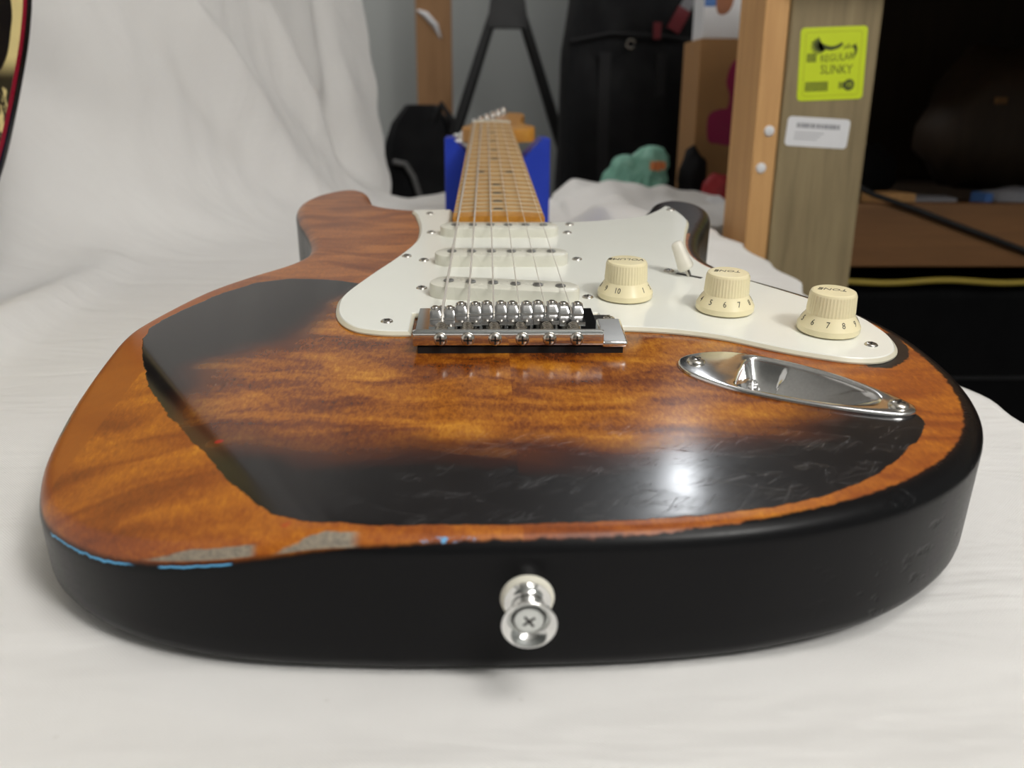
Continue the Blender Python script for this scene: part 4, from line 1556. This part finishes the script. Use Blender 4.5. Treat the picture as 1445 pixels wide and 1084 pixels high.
# ---- crumpled mint bag on the far end of the sheet
def build_mint():
    root = empty('plastic_bag', (0.232, 1.05, 0.018))
    tag(root, 'crumpled mint green plastic bag with orange print at the far end of the sheet', 'bag')
    def sack(name, cx_, w, h, dp, seed, lean):
        b = MB(1.0)
        rs = []
        for i in range(20):
            k = i / 19
            z = h * k
            ww = w * (1 - 0.35 * k) * (0.25 + 0.75 * math.sqrt(max(0, 1 - k ** 5)))
            dd = dp * (1 - 0.4 * k) * (0.25 + 0.75 * math.sqrt(max(0, 1 - k ** 5)))
            ring = []
            for j in range(36):
                a = 2 * math.pi * j / 36
                f = 1 + 0.32 * mnoise.noise(Vector((math.cos(a) * 1.8 + seed, math.sin(a) * 1.8, z * 26))) + 0.34 * mnoise.noise(Vector((math.cos(a) * 4, math.sin(a) * 4 + seed, z * 70)))
                ring.append((cx_ + lean * k + ww * f * math.cos(a), dd * f * math.sin(a), z))
            rs.append(ring)
        b.rings(rs)
        return b.build(name, M['mint'], root, angle=24)
    sack('bag_half', -0.024, 0.030, 0.052, 0.022, 2.0, 0.006)
    s2 = sack('bag_half', 0.014, 0.038, 0.066, 0.026, 6.5, 0.010)
    b = MB(1.0)
    for (x0, x1, z0, z1) in ((0.018, 0.024, 0.031, 0.043), (0.026, 0.032, 0.030, 0.044), (0.034, 0.040, 0.032, 0.043)):
        b.box(x0, x1, -0.034, -0.022, z0, z1)
    b.build('orange_print', M['orange_ink'], root, smooth=False)


build_mint()
lump('amber_scrap', (0.152, 0.72, 0.006), (0.010, 0.007, 0.006), M['maple_amber'], 'small amber scrap on the sheet behind the pickguard', 'scrap', 2, 2)
lump('black_pouch', (0.322, 1.05, 0.0), (0.022, 0.02, 0.045), M['black_fabric'], 'small black pouch left of the red pouch', 'pouch', 4)
lump('red_pouch', (0.348, 0.99, 0.0), (0.026, 0.02, 0.026), M['red'], 'small red pouch at the foot of the cardboard box', 'pouch', 6)
lump('white_wad', (0.330, 0.93, 0.0), (0.018, 0.014, 0.010), M['white_paper'], 'white paper wad beside the red pouch', 'paper', 8)

# ---- cardboard box with magenta print, and a white pack on top of it
bx = empty('cardboard_box', (0.388, 1.155, -0.76))
tag(bx, 'upright cardboard box with magenta print behind the pine stud', 'box')
o = MB().box(-56, 80, -60, 60, 0, 1004).build('carton', M['cardboard'], bx, smooth=False)
md = o.modifiers.new('bevel', 'BEVEL')
md.width, md.segments = 0.002, 2
b = MB()
shape = catmull([(-34, 845), (-36, 880), (-20, 890), (-8, 892), (-6, 910), (-12, 930), (-6, 955), (6, 962), (14, 950), (14, 900), (14, 850), (0, 838), (-20, 840)], True, 4)
b.rings([[(x_, y_, z_) for x_, z_ in shape] for y_ in (-60, -60.6)])
b.v = [(x_ * 1.05 + 2, y_, z_ * 1.06 - 45) for x_, y_, z_ in b.v]
b.build('magenta_print', M['magenta'], bx, smooth=False)
pk = empty('white_pack', (0.398, 1.14, 0.245))
tag(pk, 'white pack with blue and brown print standing on the cardboard box', 'package')
o = MB().box(-62, 60, -35, 35, 0, 170).build('pack_body', M['white_paper'], pk, smooth=False)
MB().box(-62, -44, -35.8, -35, 46, 170).build('blue_panel', M['blue_print'], pk, smooth=False)
b = MB()
fig = catmull([(-42, 40), (-34, 34), (-22, 40), (-16, 60), (-20, 90), (-30, 110), (-40, 92), (-44, 64)], True, 4)
b.rings([[(x_, y_, z_) for x_, z_ in fig] for y_ in (-35, -35.9)])
b.build('brown_print', M['brown_print'], pk, smooth=False)
